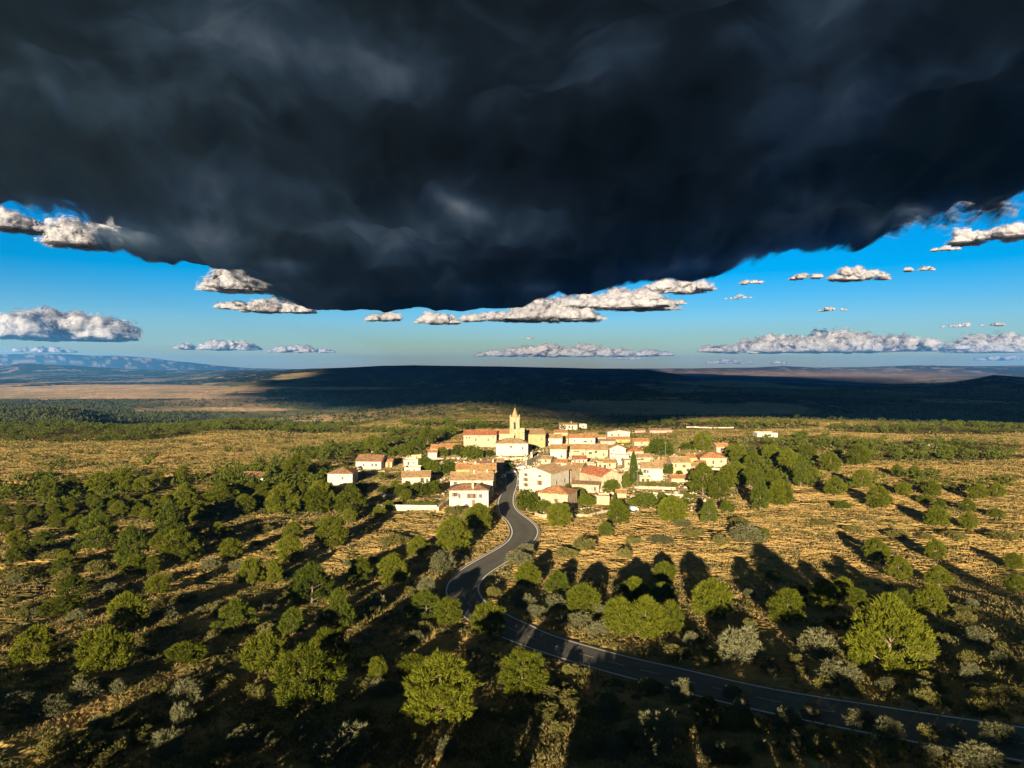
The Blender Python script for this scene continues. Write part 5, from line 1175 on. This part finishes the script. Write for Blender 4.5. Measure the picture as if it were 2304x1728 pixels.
def storm():
    # rows get longer with distance from the viewer; cu, cv: cloud cells that stretch into streets towards the front
    ys = np.concatenate([np.linspace(-5800, 0, 90), np.linspace(45, 4000, 130), np.geomspace(4030, 14500, 300)]); xs = np.linspace(-5400, 5200, 340)
    X, Y = np.meshgrid(xs, ys); x = X.ravel(); y = Y.ravel()
    ye = np.maximum(y, 700); sc = 500 + .30*ye; cu = x/sc; cv = 2.0*np.log(ye/sc) + np.minimum(y-700, 0)/710
    sd = poly_sd(x, y, POLY) + (fbm(cu*4, cv*5, 841, 5)*420 + fbm(cu*16, cv*14, 851, 3)*130)*sstep(1500, 4500, y)
    bil = lambda u, v, q: 1 - 2*np.abs(vnoise(u, v, q) - .5)*2
    lump = fbm(cu*2.2, cv*2.2, 801, 3)*150 + (bil(cu*5, cv*5, 811)*70 + bil(cu*11, cv*11, 812)*34 + fbm(cu*24, cv*22, 813, 3)*22)*(.45+.55*sstep(1500, 5000, y))
    w = np.clip((sd+500)/1200, 0, 1)
    zb = 1010 - lump*w + (1-w)**2*60; zt = 1000 + 60 + 900*sstep(-300, 2600, sd) + fbm(x/500,y/500,821,4)*90
    ppx, ppy = proj(x, np.maximum(y, 300), zb); thin = np.zeros(len(x))
    for (cx, cy, rx, ry, a, w_) in [(760,130,260,70,.25,.45),(950,200,160,60,.5,.4),(560,90,200,70,.3,.4),(40,170,130,100,.2,.6),(1750,60,320,80,-.1,.3),(330,520,240,34,.05,1.0),(640,600,130,22,0,.7),(130,470,110,26,.1,1.2),
        (1010,448,60,24,.5,.55),(1060,478,40,20,.3,.4),(700,430,110,26,.2,.5),(2050,490,330,36,-.3,1.1),(1640,590,320,20,-.12,.9),(1200,650,260,16,0,.5),(900,520,320,60,0,.35),(1250,330,480,90,0,-.6),(250,330,330,60,0,-.35),(2150,250,240,80,0,-.3),(1900,380,260,30,-.2,-.3)]:
        u = (ppx-cx); v = (ppy-cy) - a*u; thin += w_*np.exp(-(u/rx)**2 - (v/ry)**2)
    thin *= (y > 300)*(.45 + .9*np.clip(fbm(cu*9, cv*9, 861, 4)+.5, 0, 1.4)); thin += .9*(1-sstep(-1800, 300, y))  # last term brightens the unseen rear of the cloud to fill the shade
    body = np.clip(sd/np.where(y > 4000, 900, 500), -1.2, 1.2); k = (sd > -520)
    idx = -np.ones(len(x), int); nx = len(xs)
    q = (np.arange(len(xs)-1)[None] + nx*np.arange(len(ys)-1)[:,None]).ravel(); F = np.c_[q, q+1, q+nx+1, q+nx]; F = F[k[F].all(axis=1)]
    used = np.unique(F); idx[used] = np.arange(len(used)); F = idx[F]
    V = np.vstack([np.c_[x, y, zb][used], np.c_[x, y, zt][used]]); n = len(used)
    F2 = np.vstack([F[:, ::-1], F + n]); b = body[used]
    me = mesh_np('storm_cloud', V, F2, None, True, cols={'body': np.r_[b, b], 'cuv': np.vstack([np.c_[cu, cv, np.zeros(len(cu))][used]]*2), 'thin': np.r_[thin[used], thin[used]]}, mats=[M['storm'], M['storm_top']], midx=np.r_[np.zeros(len(F)), np.ones(len(F))])
    o = link('storm_cloud', me); tag(o, 'huge dark storm cloud spreading overhead across the whole upper sky', 'cloud')
storm()

def cumulus(label, px, py, wpx, hpx, n, seed, group='fair weather clouds near the horizon', base=640, dark=False, dmin=None):
    """px, py: centre of the cloud in the photo"""
    yb = min(py + hpx/2, 819); d = max((base-CAM_Z)*FOC/(EYE-yb), dmin or 0); zb = CAM_Z + (EYE-yb)/FOC*d
    W = wpx/FOC*d; H = hpx/FOC*d; cx = (px-1152)/FOC*d; g = np.random.default_rng(seed)
    import bmesh
    bm = bmesh.new(); sub = 4 if wpx*hpx > 4000 else 3
    ico = bmesh.ops.create_icosphere(bm, subdivisions=sub, radius=1.0); base_v = np.array([v.co[:] for v in bm.verts]); base_f = np.array([[v.index for v in f.verts] for f in bm.faces]); bm.free()
    Vs = []; Fs = []; off = 0; Bs = []
    n = int(n*1.8)
    for i in range(n):
        t = g.uniform(-1, 1); env = (1-abs(t)**2.2)*(.55+.45*abs(math.sin(t*5.1+seed))); r = H*(.17+.34*env)*g.uniform(.6, 1.3)
        c = np.array([t*W/2*.95, g.uniform(-.3,.3)*min(W, H*4), H*env*g.uniform(.0, .55)])
        v = base_v*r*np.array([g.uniform(1.2, 2.2), 1.2, .95])
        p = v + c; s1 = H*.40
        nr = np.array([mn.fractal(Vector((q[0]/s1+seed, q[1]/s1, q[2]/s1)), .85, 2.1, 5) for q in p])
        v2 = v*(.80 + .42*nr)[:,None] + c
        lo = v2[:,2] < 0; v2[lo,2] *= .30
        v2[:,2] = np.where(v2[:,2] > H, H + (v2[:,2]-H)*.3, v2[:,2])
        Vs.append(v2); Fs.append(base_f+off); off += len(v2); Bs.append(np.full(len(v2), g.uniform(.05, .5)))
        
        for e_, b_ in ((1.14, .08), (1.32, -.02)):
            v3 = c + (v2-c)*np.array([e_*1.08, e_, e_]); v3[:,2] = np.maximum(v3[:,2], -H*.08); Vs.append(v3); Fs.append(base_f+off); off += len(v3); Bs.append(np.full(len(v3), b_))
    me = mesh_np('cumulus_cloud', np.vstack(Vs), np.vstack(Fs), M['cumulus'], True, cols={'body': np.concatenate(Bs)})
    o = link('cumulus_cloud', me, loc=(cx, d, zb)); o.rotation_euler = (0, 0, -math.atan2(cx, d)); tag(o, label, 'cloud', group); return o
CL = [('big white-topped cloud with a blue grey base at the left edge', 120, 722, 330, 74, 22), ('thin white cloud strip just above the left mountains', 95, 784, 150, 16, 8),
 ('puffy white cloud above the left valley', 490, 772, 190, 27, 14), ('flat white cloud right of the puffy one above the left valley', 682, 782, 150, 20, 11),
 ('long white cloud over the middle of the horizon', 1285, 785, 480, 30, 26), ('longest bright cumulus bank on the right', 1850, 764, 540, 50, 34), ('cloud with a blue base cut by the right edge', 2235, 768, 190, 44, 16),
 ('pale small cloud hugging the horizon under the right bank', 1640, 811, 110, 13, 8), ('second pale cloud hugging the horizon under the right bank', 1750, 814, 62, 10, 5), ('thin grey strip below the long central cloud', 1430, 804, 120, 9, 7),
 ('small bright cloud with a dark tail under the storm edge on the right', 1930, 612, 120, 32, 9), ('small cloud left of the bright one with the tail', 1812, 618, 70, 18, 6), ('isolated small cloud at the far right of the blue gap', 2064, 601, 56, 16, 5),
 ('thin lens cloud low in the right blue gap', 1875, 694, 76, 10, 6), ('thin lens cloud in the right blue gap above the lower one', 1660, 667, 60, 10, 5), ('tiny round cloud right of centre', 1528, 679, 26, 12, 4),
 ('tiny cloud touching the storm edge on the right', 1686, 632, 46, 14, 4), ('small white cloud hanging below the storm edge left of centre', 865, 706, 70, 30, 7), ('flat white cloud below the storm edge near the centre', 983, 712, 100, 30, 8),
 ('white cloud just right of the flat one near the centre', 1110, 704, 150, 34, 10), ('ragged grey white cloud fringe below the storm edge', 1240, 686, 200, 66, 16), ('grey white cloud fringe further right below the storm edge', 1390, 664, 220, 58, 16),
 ('bright strip of cloud at the right end of the fringe', 1530, 636, 170, 40, 11), ('tiny dark scrap of cloud above the central horizon', 1184, 757, 28, 10, 3), ('small white puff left of the storm front', 524, 682, 48, 24, 6),
 ('white cloud strip under the left storm front', 625, 684, 170, 34, 12), ('bright ragged cloud on the left storm front', 590, 618, 200, 70, 14), ('white ragged cloud at the upper left edge', 40, 492, 110, 50, 11),
 ('bright cloud flank at the left end of the storm edge', 185, 520, 110, 66, 12), ('grey strip cloud above the right bank', 2190, 728, 140, 12, 8), ('bright wisp at the right end of the storm edge', 2225, 520, 160, 44, 9), ('small wisp left of the bright one at the storm edge', 2125, 556, 56, 16, 5),
 ('pale thin cloud low at the right edge', 2250, 803, 120, 14, 8)]
for i, (lb, px, py, w, h, n) in enumerate(CL): cumulus(lb, px, py, w, h, n, 100+i, dmin=(17500 if py < 760 and not (px < 300 and py > 700) else None))

# ------------------------------------------------------------------ haze
def haze():
    mb = MB(); mb.box(-36000, 36000, -6500, 30000, -130, 560)
    m, nt, out = newmat('valley_haze'); v = N(nt, 'ShaderNodeVolumePrincipled'); v.inputs['Density'].default_value = 3.8e-5
    v.inputs['Color'].default_value = (.09, .40, .95, 1); v.inputs['Anisotropy'].default_value = 0.0
    nt.links.new(v.outputs[0], out.inputs['Volume'])
    o = mb.build('haze', m); tag(o, 'thin blue air filling the valley', 'haze', None, 'stuff')
haze()
